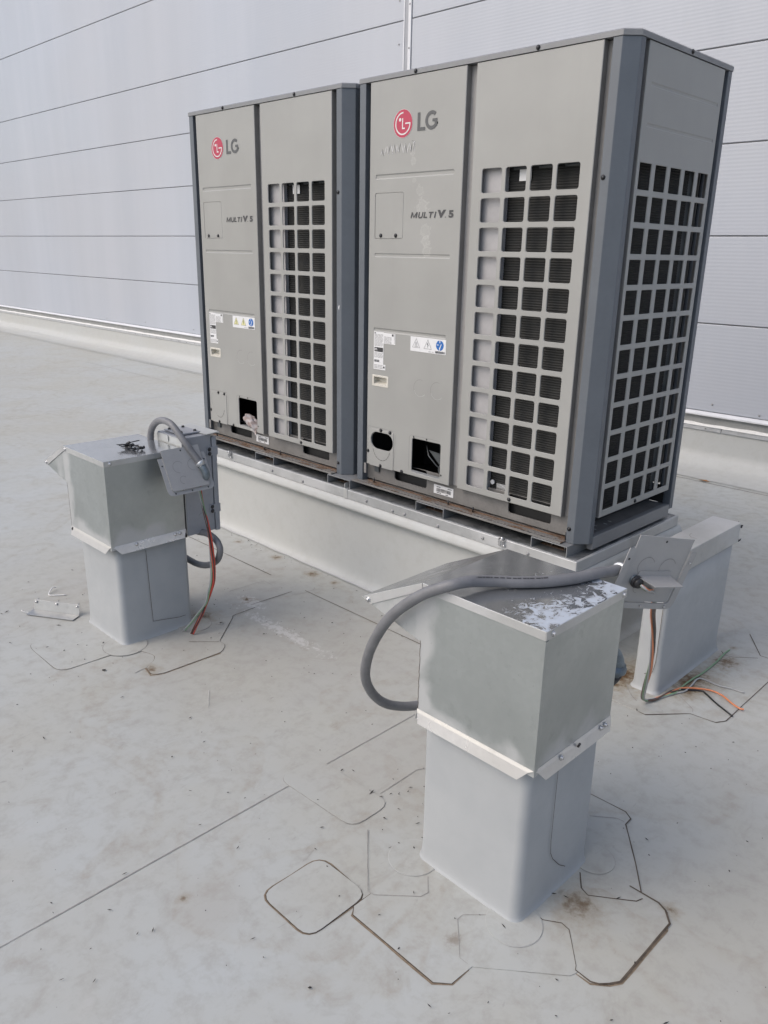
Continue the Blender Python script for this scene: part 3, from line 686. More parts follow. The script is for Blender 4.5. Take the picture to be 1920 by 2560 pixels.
    if right:
        m_ = mb('rail'); m_.box(.388, .552, .002, .004, .092, .118); m_.build('opening_bracket', U)
        m_ = mb('coil_end'); m_.prism([(.452,.212),(.548,.205),(.548,.150),(.513,.160)], .040, .043, lambda a, b, c: (a, c, b)); m_.build('inner_bracket', U)
        m_ = mb('coil_end'); m_.tube([(.43,.05,.225),(.46,.03,.19),(.50,.035,.155),(.535,.06,.12)], .0025, 6); m_.tube([(.535+.014*math.cos(rad(a)), .03, .140+.02*math.sin(rad(a))) for a in range(0, 331, 30)], .004, 6); m_.build('ground_wire', U)
        m_ = mb('coil_end'); m_.box(.41, .455, .16, .20, .10, .30); m_.build('inner_bracket', U)
    else:
        m_ = mb('rail'); m_.box(.388, .552, .004, .03, .094, .110); m_.build('opening_bracket', U)
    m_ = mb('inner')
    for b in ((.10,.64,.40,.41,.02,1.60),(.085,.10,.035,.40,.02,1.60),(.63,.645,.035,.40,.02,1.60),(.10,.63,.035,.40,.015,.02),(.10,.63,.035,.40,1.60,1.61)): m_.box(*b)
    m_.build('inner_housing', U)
    # ---- strips in the gaps
    for a, b, k in ((.600,.656,'mid_strip'),(1.150,1.1875,'flange'),(.0775,.11,'post_grey')):
        m_ = mb(k); m_.box(a, b, .0285, .034, .092, 1.669); m_.build('filler_strip', U)
    for z in (1.270, .140): screw('f', (.638, .0283, z), U)
    # ---- grille panel
    G = cells(.696, .0915, .1075, 4, 1.320, .0850, .1017, 12)
    m_ = mb('panel'); plate(m_, rect(.650,1.158,.092,1.669), G, Tf, .026, .002, .0018, .0045, 'flange'); gp = m_.build('grille_panel', U)
    screw('f', (.918, -.0002, .105), gp); screw('f', (.6535, -.0002, .140), gp) if False else None
    m_ = mb('inner_plate'); m_.box(.662, .788, .026, .0275, .10, 1.335); m_.box(.7865, .788, .0275, .05, .10, 1.335); m_.build('inner_plate', U)
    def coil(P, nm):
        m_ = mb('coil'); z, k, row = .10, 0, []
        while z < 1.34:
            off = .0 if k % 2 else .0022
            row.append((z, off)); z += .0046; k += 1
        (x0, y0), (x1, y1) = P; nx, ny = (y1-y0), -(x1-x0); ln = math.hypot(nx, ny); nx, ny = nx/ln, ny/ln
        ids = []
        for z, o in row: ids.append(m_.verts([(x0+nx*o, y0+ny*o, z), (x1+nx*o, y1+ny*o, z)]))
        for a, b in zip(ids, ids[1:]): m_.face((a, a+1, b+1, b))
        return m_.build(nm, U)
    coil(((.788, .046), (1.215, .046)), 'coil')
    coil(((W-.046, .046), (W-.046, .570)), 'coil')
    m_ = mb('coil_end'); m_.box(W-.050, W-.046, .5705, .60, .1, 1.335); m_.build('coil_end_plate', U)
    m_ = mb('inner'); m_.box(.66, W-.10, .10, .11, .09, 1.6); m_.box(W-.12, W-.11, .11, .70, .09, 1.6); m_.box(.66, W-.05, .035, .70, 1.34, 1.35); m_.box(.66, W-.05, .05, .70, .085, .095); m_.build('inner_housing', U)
    # tags on the coil
    m_ = mb('sticker'); m_.box(.838, .889, .0385, .0395, 1.274, 1.312); m_.build('coil_tag', U)
    if right:
        m_ = mb('zinc'); m_.box(.826, .878, .036, .038, .114, .146); m_.build('coil_tag', U)
        m_ = mb('sticker'); m_.prism(circle(.806, .146, .010, 10), .034, .037, lambda a, b, c: (a, c, b)); m_.build('coil_tag', U)
    for i in range(1, 4):
        m_ = mb('coil_end'); m_.box(.705+i*.1075, .775+i*.1075, .036, .04, 1.3125, 1.32); m_.build('coil_clip', U)
    # ---- right side panel
    SG = cells(.1130, .0845, .1083, 5, 1.320, .0850, .1017, 12, .005)
    m_ = mb('panel'); plate(m_, rect(.0965,.655,.092,1.669), SG + [(rrect(.128,.630,1.543,1.557,.005,3), .0022, .004), (rrect(.128,.630,1.424,1.438,.005,3), .0022, .004)], lambda a, b, c: Ts(a, b, c), .026, .002, .0015, .0040, 'flange'); m_.build('side_grille_panel', U)
    m_ = mb('post_grey'); m_.box(W-.034, W-.0285, .070, .0985, .092, 1.669); m_.box(W-.034, W-.0285, .652, .686, .092, 1.669); m_.build('filler_strip', U)
    screw('s', (W+.0002, .365, .104), U)
    # back, left side, base
    m_ = mb('panel'); m_.box(.08, W-.08, D_-.03, D_-.004, .092, 1.669); m_.build('back_panel', U, bevel=.002)
    m_ = mb('panel'); m_.box(.004, .03, .075, .68, .092, 1.669); m_.build('left_side_panel', U, bevel=.002)
    m_ = mb('base'); plate(m_, rect(.078,1.188,.0125,.12), [rrect(.255,.453,.038,.119,.012,3), rrect(.893,1.097,.038,.119,.012,3)], lambda a, b, c: (a, .032-c, b), .004, .0008, .001, .006); m_.build('base_beam', U)
    m_ = mb('coil_end'); m_.box(.135, .162, .022, .030, .055, .088); m_.build('base_clip', U)
    m_ = mb('flange'); m_.box(.088, .102, -.001, .004, .045, .092); m_.build('base_clip', U)
    m_ = mb('rust'); m_.box(.040, 1.187, -.033, .06, .0005, .0050); m_.mat('base'); m_.box(.040, 1.187, -.0345, -.0332, .0003, .0085); bl = m_.build('base_lip', U)
    m_ = mb('copper'); m_.box(.10, 1.184, .014, .019, .0052, .0095); m_.build('rusty_edge', bl)
    m_ = mb('rust'); m_.box(.12, 1.15, -.012, -.007, .0052, .0075); m_.build('rusty_edge', bl)
    for x in (.19,.31,.47,.56,.66,.69,.78,.84,.93,1.0,1.03,1.09):
        m_ = mb('print'); ln = random.uniform(.006, .02); flatpoly(m_, [(x, -.026), (x+ln, -.026), (x+ln, -.020), (x, -.020)], lambda a, b, c: (a, b, .0054), 0); m_.build('slot', bl)
    for x, h in ((.148,.024),(.60,.02),(.735,.023),(1.182,.03)):
        m_ = mb('screw'); m_.tube([(x, .008, .005), (x, .008, .005+h)], .003, 6); m_.build('stud', bl)
    m_ = mb('inner'); m_.box(.05, 1.19, .062, .066, .001, .09); m_.box(.05, W-.06, .066, .70, .001, .004); m_.build('base_pan', U)
    m_ = mb('lid_grey'); m_.box(W-.026, W-.001, .0705, .6855, -.030, .0215); m_.build('base_side_beam', U, bevel=.002)
    m_ = mb('base'); m_.box(W-.10, W-.027, .0705, .6855, .004, .0195); m_.build('base_floor', U)
    m_ = mb('inner'); m_.box(W-.108, W-.10, .0705, .70, .005, .10); m_.box(W-.10, W-.035, .69, .70, .02, .09); m_.build('base_inner_wall', U)
    for y, x in ((.16,W-.05),(.2,W-.07),(.25,W-.055),(.29,W-.06)):
        m_ = mb('sticker'); m_.box(x-.008, x+.008, y, y+.003, .0197, .0206); m_.build('screw_slot', U)
    # ---- printing
    m_ = mb('red'); flatpoly(m_, circle(.290, 1.504, .0505, 48), Tf, .0012)
    m_.mat('logo_white')
    stroke(m_, [(.292, 1.543)] + circle(.290, 1.504, .0385, 36, 92, 357) + [(.3285, 1.5035)], .0052, Tf, .0018)
    stroke(m_, [(.3311, 1.5035), (.303, 1.5035)], .0052, Tf, .0021)
    stroke(m_, [(.2885, 1.523), (.2885, 1.4845)], .0052, Tf, .0018); stroke(m_, [(.2860, 1.4865), (.302, 1.4865)], .0052, Tf, .0021)
    flatpoly(m_, circle(.2745, 1.5185, .0062, 16), Tf, .0018)
    m_.mat('scratch'); stroke(m_, circle(.290, 1.504, .0511, 48), .0012, Tf, .0010, True)
    m_.build('round_logo', lp)
    m_ = mb('logo_grey')
    stroke(m_, [(.3745, 1.5355), (.3745, 1.4715)], .0135, Tf, .0012); stroke(m_, [(.3678, 1.477), (.408, 1.477)], .012, Tf, .0014)
    gx, gz, gr = .4415, 1.5038, .0265
    arcp = [(gx+gr*1.02*math.cos(rad(a)), gz+gr*math.sin(rad(a))) for a in range(48, 352, 8)]
    stroke(m_, arcp + [(gx+gr*.90, gz-.014)], .0130, Tf, .0012)
    stroke(m_, [(gx+gr*.80, gz-.022), (gx+gr*.80, gz+.004)], .0125, Tf, .0014); stroke(m_, [(gx+.004, gz-.0005), (gx+gr*.80+.006, gz-.0005)], .0105, Tf, .0016)
    m_.build('brand_letters', lp)
    m_ = mb('print_dark')
    def lt(x0, w_, pts, wd=.0052, c=.0012): stroke(m_, [(x0+px*w_+pz*.0225*.28, 1.1545+pz*.0225) for px, pz in pts], wd, Tf, c)
    lt(.3470, .0270, [(0,0),(0,1)], .0060); lt(.3470, .0270, [(1,0),(1,1)], .0060); lt(.3470, .0270, [(.02,.97),(.5,.12),(.98,.97)], .0052, .0015)
    lt(.3865, .0185, [(0,1),(0,.25),(.15,.09),(.5,.06),(.85,.09),(1,.25),(1,1)], .0056)
    lt(.4160, .0150, [(0,1),(0,0)], .0060); lt(.4160, .0150, [(0,.11),(1.1,.11)], .0050, .0015)
    lt(.4390, .0200, [(.5,0),(.5,.8)], .0060); lt(.4390, .0200, [(-.1,.89),(1.1,.89)], .0050, .0015)
    lt(.4725, .0010, [(0,0),(0,1)], .0062)
    m_.build('model_letters', lp)
    m_ = mb('print_dark'); text_faces(m_, 'V', .0400, Tf, .488, 1.1545, .0012, shear=.10, offset=.0028, fit=(.043, .0285))
    flatpoly(m_, rect(.5265,.530,1.1545,1.158), Tf, .0012); m_.build('model_letters', lp)
    m_ = mb('print_dark'); text_faces(m_, '5', .0360, Tf, .545, 1.1535, .0012, offset=.0020, fit=(.0245, .0275)); m_.build('model_letters', lp)
    # ---- spec sticker, warning sticker, bar code sticker
    rnd = random.Random(5)
    m_ = mb('sticker')
    for a0, a1, b0, b1, c in ((.143,.2035,.555,.694,.0008),(.2035,.274,.647,.6925,.0009),(.143,.217,.532,.556,.0010)): flatpoly(m_, rect(a0, a1, b0, b1), Tf, c)
    m_.mat('print'); flatpoly(m_, rrect(.147,.2005,.609,.628,.003,2), Tf, .0014)
    flatpoly(m_, rect(.147,.154,.686,.691), Tf, .0014); flatpoly(m_, rect(.253,.2635,.681,.690), Tf, .0014)
    m_.mat('sticker'); text_faces(m_, 'ETL', .011, Tf, .149, .615, .0018, offset=.0004)
    m_.mat('print_grey')
    def lines(x0, x1, z0, z1, st):
        z = z1
        while z > z0:
            x = x0
            while x < x1-.004:
                L = rnd.uniform(.006, .022); flatpoly(m_, rect(x, min(x+L, x1), z-st*.45, z), Tf, .0014); x += L+.003
            z -= st
    lines(.147,.200,.632,.684,.0048); lines(.147,.200,.582,.604,.0045); lines(.207,.252,.651,.677,.005); lines(.147,.205,.535,.552,.006); lines(.266,.2715,.651,.690,.004)
    m_.mat('print'); x = .147
    while x < .178: wv = rnd.uniform(.0006, .002); flatpoly(m_, rect(x, x+wv, .564, .574), Tf, .0014); x += wv+rnd.uniform(.0006, .0016)
    flatpoly(m_, rect(.204,.212,.540,.548), Tf, .0014)
    m_.build('specification_sticker', lp)
    m_ = mb('sticker'); flatpoly(m_, rect(.363,.559,.632,.692), Tf, .0008)
    for i, cx in enumerate((.396, .461)):
        zb = .648; hgt, hw = .036, .0205
        if True:
            m_.mat('yellow' if not right else 'sticker'); flatpoly(m_, [(cx-hw, zb), (cx+hw, zb), (cx, zb+hgt)], Tf, .0012)
        m_.mat('print'); stroke(m_, [(cx-hw, zb), (cx+hw, zb), (cx, zb+hgt)], .0022, Tf, .0016, True)
        if i: stroke(m_, [(cx+.002, zb+.026), (cx-.003, zb+.016), (cx+.002, zb+.017), (cx-.001, zb+.004)], [.002, .004, .004, .001], Tf, .0018)
        else:
            for q in (-.004, 0, .004): stroke(m_, [(cx+q, zb+.008), (cx+q+.001, zb+.013), (cx+q-.001, zb+.017), (cx+q, zb+.022)], .001, Tf, .0018)
            stroke(m_, [(cx-.010, zb+.005), (cx+.010, zb+.005)], .0014, Tf, .0018)
    m_.mat('blue'); flatpoly(m_, circle(.5265, .667, .0205, 32), Tf, .0012)
    m_.mat('sticker')
    stroke(m_, [(.5265, .6885), (.5265, .677)], .0035, Tf, .0016); stroke(m_, [(.5265, .645), (.5265, .654), (.5345, .673)], .0035, Tf, .0016)
    flatpoly(m_, circle(.5265, .656, .0032, 12), Tf, .0018); stroke(m_, [(.510, .669), (.517, .669)], .0022, Tf, .0016); flatpoly(m_, [(.516, .6655), (.521, .669), (.516, .6725)], Tf, .0017)
    m_.mat('print'); x = .503
    while x < .554: wv = rnd.uniform(.0005, .002); flatpoly(m_, rect(x, x+wv, .6345, .644), Tf, .0014); x += wv+rnd.uniform(.0006, .0014)
    m_.mat('print_grey'); lines(.465,.495,.6345,.638,.004)
    m_.build('warning_sticker', lp)
    Tb = lambda a, b, c: (a, .0312-c, b)
    m_ = mb('sticker'); flatpoly(m_, rect(.497,.608,.032,.072), Tb, .001)
    m_.mat('print'); x = .513
    while x < .595: wv = rnd.uniform(.0008, .0028); flatpoly(m_, rect(x, x+wv, .042, .058), Tb, .0014); x += wv+rnd.uniform(.0008, .002)
    for a, b, z in ((.513,.535,.062),(.575,.598,.063),(.515,.54,.036),(.565,.58,.0345)): flatpoly(m_, rect(a, b, z, z+.003), Tb, .0014)
    m_.build('barcode_sticker', U)
    if right:
        # scribbled scratches under the logo
        r2 = random.Random(11)
        x = .170
        segs = [(.168,.000,.018),(.176,.022,-.006),(.19,.0,.03),(.205,.03,-.004),(.213,.0,.036),(.226,.036,.0),(.233,.0,.034),(.245,.034,.0),(.252,.0,.034),(.262,.03,.0),(.27,.002,.036),(.285,.036,.002),(.295,.0,.032),(.305,.034,.0),(.316,.0,.034),(.328,.034,.004),(.334,.0,.03),(.349,.032,.002)]
        for i, (x, a, b) in enumerate(segs):
            m_ = mb('scratch_dark' if i % 3 == 1 else 'scratch')
            q = [(x+r2.uniform(-.002, .002), 1.398+a), (x+.004, 1.398+(a+b)/2+r2.uniform(-.003, .003)), (x+.009+r2.uniform(-.002, .002), 1.398+b)]
            stroke(m_, q, [.0012, .0032, .0009], Tf, .0006); m_.build('scratch', lp)
        m_ = mb('scratch_dark'); stroke(m_, [(.352,1.400),(.354,1.437),(.340,1.4395)], .0014, Tf, .0006); m_.build('scratch', lp)
        m_ = mb('scratch'); stroke(m_, [(.347,1.430),(.356,1.436),(.357,1.428)], .003, Tf, .0008); m_.build('scratch', lp)
    # small chips on the corner post
    if not right:
        m_ = mb("scratch"); flatpoly(m_, [(1.205+random.uniform(-.004, .004)+.006*math.cos(a), .0, .78+.012*math.sin(a))[0::2] for a in (0, 1, 2, 3, 4, 5)], Tf, .0006); m_.build('paint_chip', U)
    return U
make_unit('left', -(W+.0296), 'left of two grey condenser units, farther one with plastic film in its opening')
make_unit('right', 0, 'right of two grey condenser units, nearer one with scratches under its logo')
# crumpled film in the left unit's opening
m_ = mb('bag'); m_.smooth = True
NU, NV = 26, 16; c = Vector((-.803, .016, .505+.135)); ids = []
for j in range(NV+1):
    for i in range(NU):
        a, b = 2*math.pi*i/NU, math.pi*j/NV
        p = Vector((math.cos(a)*math.sin(b)*.066, math.sin(a)*math.sin(b)*.030, math.cos(b)*.030 - .30*math.cos(a)*math.sin(b)*.06))
        n_ = noise.noise(p*28+Vector((3, 1, 0)))*.42 + noise.noise(p*70)*.22
        m_.verts([c + p*(1+n_) + Vector((0, .0, -.012*max(0, math.cos(a)))) ])
for j in range(NV):
    for i in range(NU): m_.face((j*NU+i, j*NU+(i+1) % NU, (j+1)*NU+(i+1) % NU, (j+1)*NU+i))
for i, (x, z, l) in enumerate(((-.775,.618,.035),(-.760,.612,.045),(-.79,.615,.025))):
    k = m_.verts([(x-.012, .004, z), (x+.012, -.006, z+.004), (x+.010, -.004, z-l), (x+.002, .003, z-l*.8), (x-.009, -.002, z-l*.6)]); m_.face(range(k, k+5))
tag(m_.build('plastic_film'), 'crumpled clear plastic film stuffed in the left unit opening', 'plastic film')

# ================================================================== GALVANISED HOUSINGS
def make_housing(which, ox, oy, zt, label):
    """local origin: near bottom corner of the membrane post (x right, y back)"""
    Hh = thing('pipe_housing', label, 'roof housing', 'galvanised pipe housings', (ox, oy, 0))
    near = which == 'near'
    wrapped_box('membrane_post', Hh, -.320, 0, 0, .318, zt-.30, 'post', .026, .007)
    X0, X1, Y0, Y1 = -.312, .030, -.030, .290; zb = zt-.352
    top = 'galv_flaked' if near else 'galv_top'
    # side profile with the hood that slopes down towards the left
    prof = [(X0, zb), (X1, zb), (X1, zt-.003), (X0+.004, zt-.003), (X0-.197, zt-.100), (X0-.172, zt-.112), (X0, zt-.153)]
    for nm, y, in (('front_panel', Y0), ('rear_panel', Y1-.0015)):
        m_ = mb('galv'); m_.prism(prof, y, y+.0015, lambda a, b, c: (a, c, b)); m_.build(nm, Hh)
    m_ = mb('galv'); m_.box(X1-.0015, X1, Y0+.0017, Y1-.0017, zb, zt-.003); m_.build('side_panel', Hh)
    m_ = mb('galv'); m_.box(X0, X0+.0015, Y0+.0017, Y1-.0017, zb, zt-.153); m_.build('side_panel', Hh)
    # standing seam on the near corner and along the left edge
    m_ = mb('galv'); m_.box(X1-.0005, X1+.0022, Y0-.0022, Y0+.012, zb, zt-.024); m_.build('corner_seam', Hh, bevel=.0008)
    e = []
    for i in range(26): e.append((X0+.001+random.uniform(-.0012, .0012), zb+.01+(zt-.16-zb)*i/25*1.0))
    m_ = mb('dirt'); stroke(m_, e, .0014, lambda a, b, c: (a, Y0-.0006, b)); m_.build('sealant_line', Hh)
    # folded top sheet: flat, then sloping hood
    m_ = mb(top)
    tp = [(X1+.002, zt-.002), (X1+.002, zt), (X0+.004, zt+.0006), (X0-.200, zt-.100), (X0-.200, zt-.1025), (X0+.004, zt-.002)]
    m_.prism(tp, Y0-.002, Y1+.002, lambda a, b, c: (a, c, b)); m_.build('top_sheet', Hh)
    lip = .021
    for y0, y1 in ((Y0-.0032, Y0-.0008), (Y1+.0008, Y1+.0032)):
        m_ = mb('galv_bright')
        m_.prism([(X1+.001, zt-lip), (X1+.001, zt-.0005), (X0+.0045, zt-.0005), (X0+.0045, zt-lip)], y0, y1, lambda a, b, c: (a, c, b)); m_.build('top_lip', Hh, bevel=.0006)
        m_ = mb('galv_bright')
        m_.prism([(X0+.003, zt-lip), (X0+.003, zt-.0005), (X0-.200, zt-.101), (X0-.170, zt-.113)], y0, y1, lambda a, b, c: (a, c, b)); m_.build('hood_lip', Hh, bevel=.0006)
    m_ = mb('galv_bright'); m_.box(X1+.0008, X1+.0032, Y0-.0028, Y1+.0028, zt-lip, zt-.0006); m_.build('top_lip', Hh, bevel=.0006)
    m_ = mb('galv'); m_.prism([(X0-.199, zt-.1025), (X0-.172, zt-.112), (X0-.171, zt-.1105), (X0-.197, zt-.1015)], Y0+.002, Y1-.002, lambda a, b, c: (a, c, b)); m_.build('hood_edge', Hh)
    # flared flashing round the foot of the box
    def lipstrip(P):
        m_ = mb('galv_lip_lit'); m_.loft([[P(t, 0), P(t, 1), P(t, 2)] for t in (0, 1)], False, False, False); o = m_.build('flashing_lip', Hh)
        md = o.modifiers.new('solid', 'SOLIDIFY'); md.thickness = .0014; return o
    fl, dz = .011, .030
    lipstrip(lambda t, k: ((X0-.002, X1+.0005)[t] if k == 0 else ((X0-.002+(.0, .004, .012)[k]), X1-(.0, .012, .035)[k])[t], Y0-(.0008, .004, fl)[k], zb+(.016, .008, -dz+.012)[k]))
    lipstrip(lambda t, k: (X1+(.0008, .004, fl)[k], ((Y0-.0005)+(.0, .012, .035)[k], Y1+.002-(.0, .004, .014)[k])[t], zb+(.016, .008, -dz+.012)[k]))
    lipstrip(lambda t, k: (X0-(.0008, .004, fl)[k], (Y0, Y1)[t], zb+(.016, .008, -dz+.012)[k]))
    lipstrip(lambda t, k: ((X0, X1)[t], Y1+(.0008, .004, fl)[k], zb+(.016, .008, -dz+.012)[k]))
    # screws
    screw('zs', (X1+.0034, Y0+.022, zt-.011), Hh); screw('zs', (X1+.0034, Y1-.012, zt-.011), Hh)
    screw('zf', (X0-.176, Y0-.0034, zt-.102), Hh); screw('zf', (X0+.022, Y0-.0034, zt-.011), Hh)
    screw('f', (X0+.012, Y0-.002, zb+.006), Hh) if not near else None
    if near:
        m_ = mb('screw'); m_.tube([(X1+.008, Y0+.165, zb+.004), (X1+.012, Y0+.166, zb+.014)], .0028, 8); m_.build('flashing_screw', Hh)
    for yy in (Y0+.10, Y0+.27, Y0+.29): screw('zs', (X1+.006, yy, zb+.006), Hh)
    # membrane lap seam on the right face
    Sx = lambda a, b, c: (c, a, b)
    ln = [(.128,.44),(.118,.415),(.118,.30),(.118,.18),(.122,.14),(.135,.115),(.17,.075),(.20,.052)] if near else [(.145,.44),(.122,.385),(.125,.25),(.128,.13),(.13,.07),(.18,.062),(.25,.05),(.28,.05)]
    m_ = mb('dirt'); stroke(m_, [(a, b) for a, b in ln if b < zb-.005], .0018, Sx, .0035); m_.build('membrane_seam', Hh)
    return Hh
make_housing('near', 1.855, -1.168, .803, 'nearest galvanised box on a grey membrane post, flaking white coating on its top')
make_housing('far', -.073, -1.168, .778, 'left galvanised box on a grey membrane post with loose screws on top')

# weld bead along the foot of the long curb
ribbon('membrane_weld', [(-1.352, -.064), (1.25, -.064)], .020, .0036, 'weld', var=.6, step=.04)

# ---- narrow curb at the right
nc = thing('narrow_curb', 'narrow membrane wrapped curb with dented metal cap right of the units', 'curb')
wrapped_box('curb_wall', nc, 1.490, 1.588, .060, .590, .50, 'post', .020, .010)
m_ = mb('cap'); m_.box(1.484, 1.598, .048, .600, .470, .550); m_.build('metal_cap', nc, bevel=.0025)
for x, y, z in ((1.590,.601,.545),(1.596,.603,.535),(1.597,.603,.478),(1.592,.602,.474)):
    m_ = mb('rubber'); L = [(x+random.uniform(-.006, .008), y+random.uniform(-.006, .006), z+random.uniform(-.008, .008)) for _ in range(8)]
    m_.loft([L[:4], L[4:]]); m_.build('sealant_blob', nc)
m_ = mb('dirt_faint'); stroke(m_, [(1.520,.33),(1.526,.30),(1.54,.285),(1.562,.285)], .0022, lambda a, b, c: (a, b, c), .5507); m_.build('scuff_mark', nc)
m_ = mb('dirt'); stroke(m_, [(1.572,.45),(1.572,.13),(1.566,.09),(1.535,.07)], .002, lambda a, b, c: (a, .0565, b)); m_.build('membrane_seam', nc)

# ================================================================== DISCONNECT BOX behind the far housing
dx0, dx1, dy0, dy1, dz0, dz1 = -.236, -.046, -.868, -.735, .405, .815
db = thing('disconnect_box', 'grey steel electrical enclosure fixed behind the left galvanised box', 'electrical box')
m_ = mb('disc'); m_.box(dx0, dx1, dy0+.003, dy1, dz0, dz1); m_.build('body', db, bevel=.003)
m_ = mb('disc_light'); m_.box(dx0+.002, dx1-.002, dy0, dy0+.0026, dz0+.01, dz1-.004); bk = m_.build('back_plate', db)
m_ = mb('disc_light'); m_.prism(rrect(-.158,-.144,.786,.812,.0065,4), dy0-.005, dy0-.0003, lambda a, b, c: (a, c, b)); m_.build('mounting_tab', bk, bevel=.001)
m_ = mb('disc'); m_.box(dx0-.004, dx1+.004, dy1+.003, dy1+.024, dz0-.004, dz1-.012); m_.build('door', db, bevel=.003)
m_ = mb('disc_light'); m_.prism([(dy1-.03,dz1+.003),(dy1-.03,dz1+.0055),(dy1+.030,dz1+.010),(dy1+.036,dz1+.001),(dy1+.034,dz1),(dy1+.028,dz1+.006)], dx0-.01, dx1+.014, lambda a, b, c: (c, a, b)); m_.build('drip_cap', db)
m_ = mb('disc'); m_.box(dx0+.02, dx1-.04, dy0+.022, dy1-.02, dz1+.002, dz1+.009); hp = m_.build('hub_plate', db, bevel=.002)
for x, y in ((dx0+.04,dy0+.035),(dx1-.06,dy0+.035),(dx1-.06,dy1-.035),(dx0+.04,dy1-.035)):
    m_ = mb('screw'); m_.disc_cyl((x, y, dz1+.009), (0, 0, 1), .007, .007, 8, .005); m_.build('screw', hp)
for z in (.745, .500):
    m_ = mb('disc'); m_.box(dx1+.0006, dx1+.005, dy1-.022, dy1+.028, z-.018, z+.018); hg = m_.build('hinge', db, bevel=.001)
    for q in (-.009, .009): screw('s', (dx1+.0052, dy1-.012, z+q), hg)
m_ = mb('post_grey'); stroke(m_, circle(-.795, .475, .017, 24, -60, 160), .0012, lambda a, b, c: (dx1+.0008, a, b)); m_.build('knockout', db)
m_ = mb('rubber'); m_.box(dx0+.01, dx1-.003, dy0-.004, dy0-.0002, dz0-.004, dz0+.2); m_.build('gasket', db)
m_ = mb('rubber'); m_.disc_cyl((-.10, -.80, dz0-.014), (0, 0, 1), .021, .0139, 14); m_.build('conduit_bushing', db)

# ================================================================== CONDUITS
R_C = .0136
A_pts = [(1.815,-.772,.800),(1.812,-.83,.808),(1.808,-.885,.8175),(1.793,-.936,.8172),(1.771,-.983,.8172),(1.746,-1.024,.8174),(1.714,-1.064,.818),(1.683,-1.098,.820),(1.660,-1.138,.825),(1.648,-1.172,.829),(1.628,-1.203,.823),(1.584,-1.221,.799),(1.544,-1.2295,.768),(1.499,-1.2305,.727),(1.457,-1.227,.680),(1.410,-1.212,.619),(1.362,-1.19,.548),(1.317,-1.16,.470),(1.290,-1.13,.407),(1.276,-1.09,.345),(1.280,-1.05,.302),(1.291,-1.0,.274),(1.315,-.94,.262),(1.38,-.86,.28),(1.48,-.80,.33),(1.60,-.775,.40),(1.72,-.775,.47),(1.80,-.79,.51),(1.835,-.80,.525)]
ca = thing('flexible_conduit', 'thick grey flexible conduit looping over the nearest galvanised box', 'conduit', 'grey flexible conduits')
PA = catmull(A_pts, 6); m_ = mb('conduit'); m_.tube(PA, R_C, 16); m_.build('conduit_jacket', ca)
# printing along the jacket
import bisect
tops = catmull(A_pts[4:10], 40); acc = [0]
for a, b in zip(tops, tops[1:]): acc.append(acc[-1]+(b-a).length)
m_ = mb('print')
def along(sv, off):
    k = min(max(bisect.bisect(acc, sv)-1, 0), len(tops)-2); p = tops[k].lerp(tops[k+1], (sv-acc[k])/max(1e-6, acc[k+1]-acc[k])); t = (tops[k+1]-tops[k]).normalized()
    side = t.cross(Vector((0, 0, 1))).normalized(); ang = rad(62)+off/R_C
    view = -side if side.dot(Vector(CAM_C)-p) < 0 else side
    up2 = view.cross(t); up2 = up2 if up2.z > 0 else -up2
    d = view*math.cos(ang)+up2*math.sin(ang); return p+d*(R_C+.0003)
sv = .03; rr_ = random.Random(2)
while sv < acc[-1]-.02:
    wl = rr_.uniform(.003, .012)
    i = m_.verts([along(sv, -.0018), along(sv+wl, -.0018), along(sv+wl, .0018), along(sv, .0018)]); m_.face((i, i+1, i+2, i+3)); sv += wl+rr_.choice((.0012, .0012, .004))
m_.build('jacket_print', ca)
def collar(parent, p, t, k='coupling', r=.0185, ln=.016):
    m_ = mb(k); p = Vector(p); t = Vector(t).normalized(); q = [p-t*ln/2, p-t*ln*.42, p+t*ln*.1, p+t*ln*.16, p+t*ln/2]
    m_.tube(q, r, 16, True, [r*.93, r, r, r*.88, r*.86]); return m_.build('coupling_nut', parent)
collar(ca, (1.815,-.778,.801), (.0,1,-.1))
m_ = mb('diecast'); m_.tube(catmull([(1.815,-.770,.800),(1.816,-.757,.795),(1.824,-.752,.786),(1.842,-.756,.777),(1.852,-.7585,.774)], 5), .0135, 14); m_.build('elbow_fitting', ca)
m_ = mb('rubber'); m_.tube([(1.849,-.7575,.7745),(1.854,-.7595,.7737)], .0165, 14); m_.tube([(1.854,-.7595,.7737),(1.862,-.763,.772)], .0125, 14); m_.build('lock_ring', ca)
# angled fitting low on the back of the near housing
m_ = mb('diecast'); m_.tube(catmull([(1.80,-.79,.51),(1.832,-.797,.528),(1.848,-.80,.55),(1.846,-.806,.58),(1.838,-.82,.60),(1.828,-.86,.612)], 5), .019, 14, True)
m_.build('elbow_fitting', ca)
collar(ca, (1.846,-.80,.553), (.15,0,1), 'diecast', .027, .022)
m_ = mb('rubber'); m_.tube(catmull([(1.795,-.79,.485),(1.828,-.797,.512),(1.842,-.80,.535)], 4), .022, 14); m_.build('conduit_boot', ca)

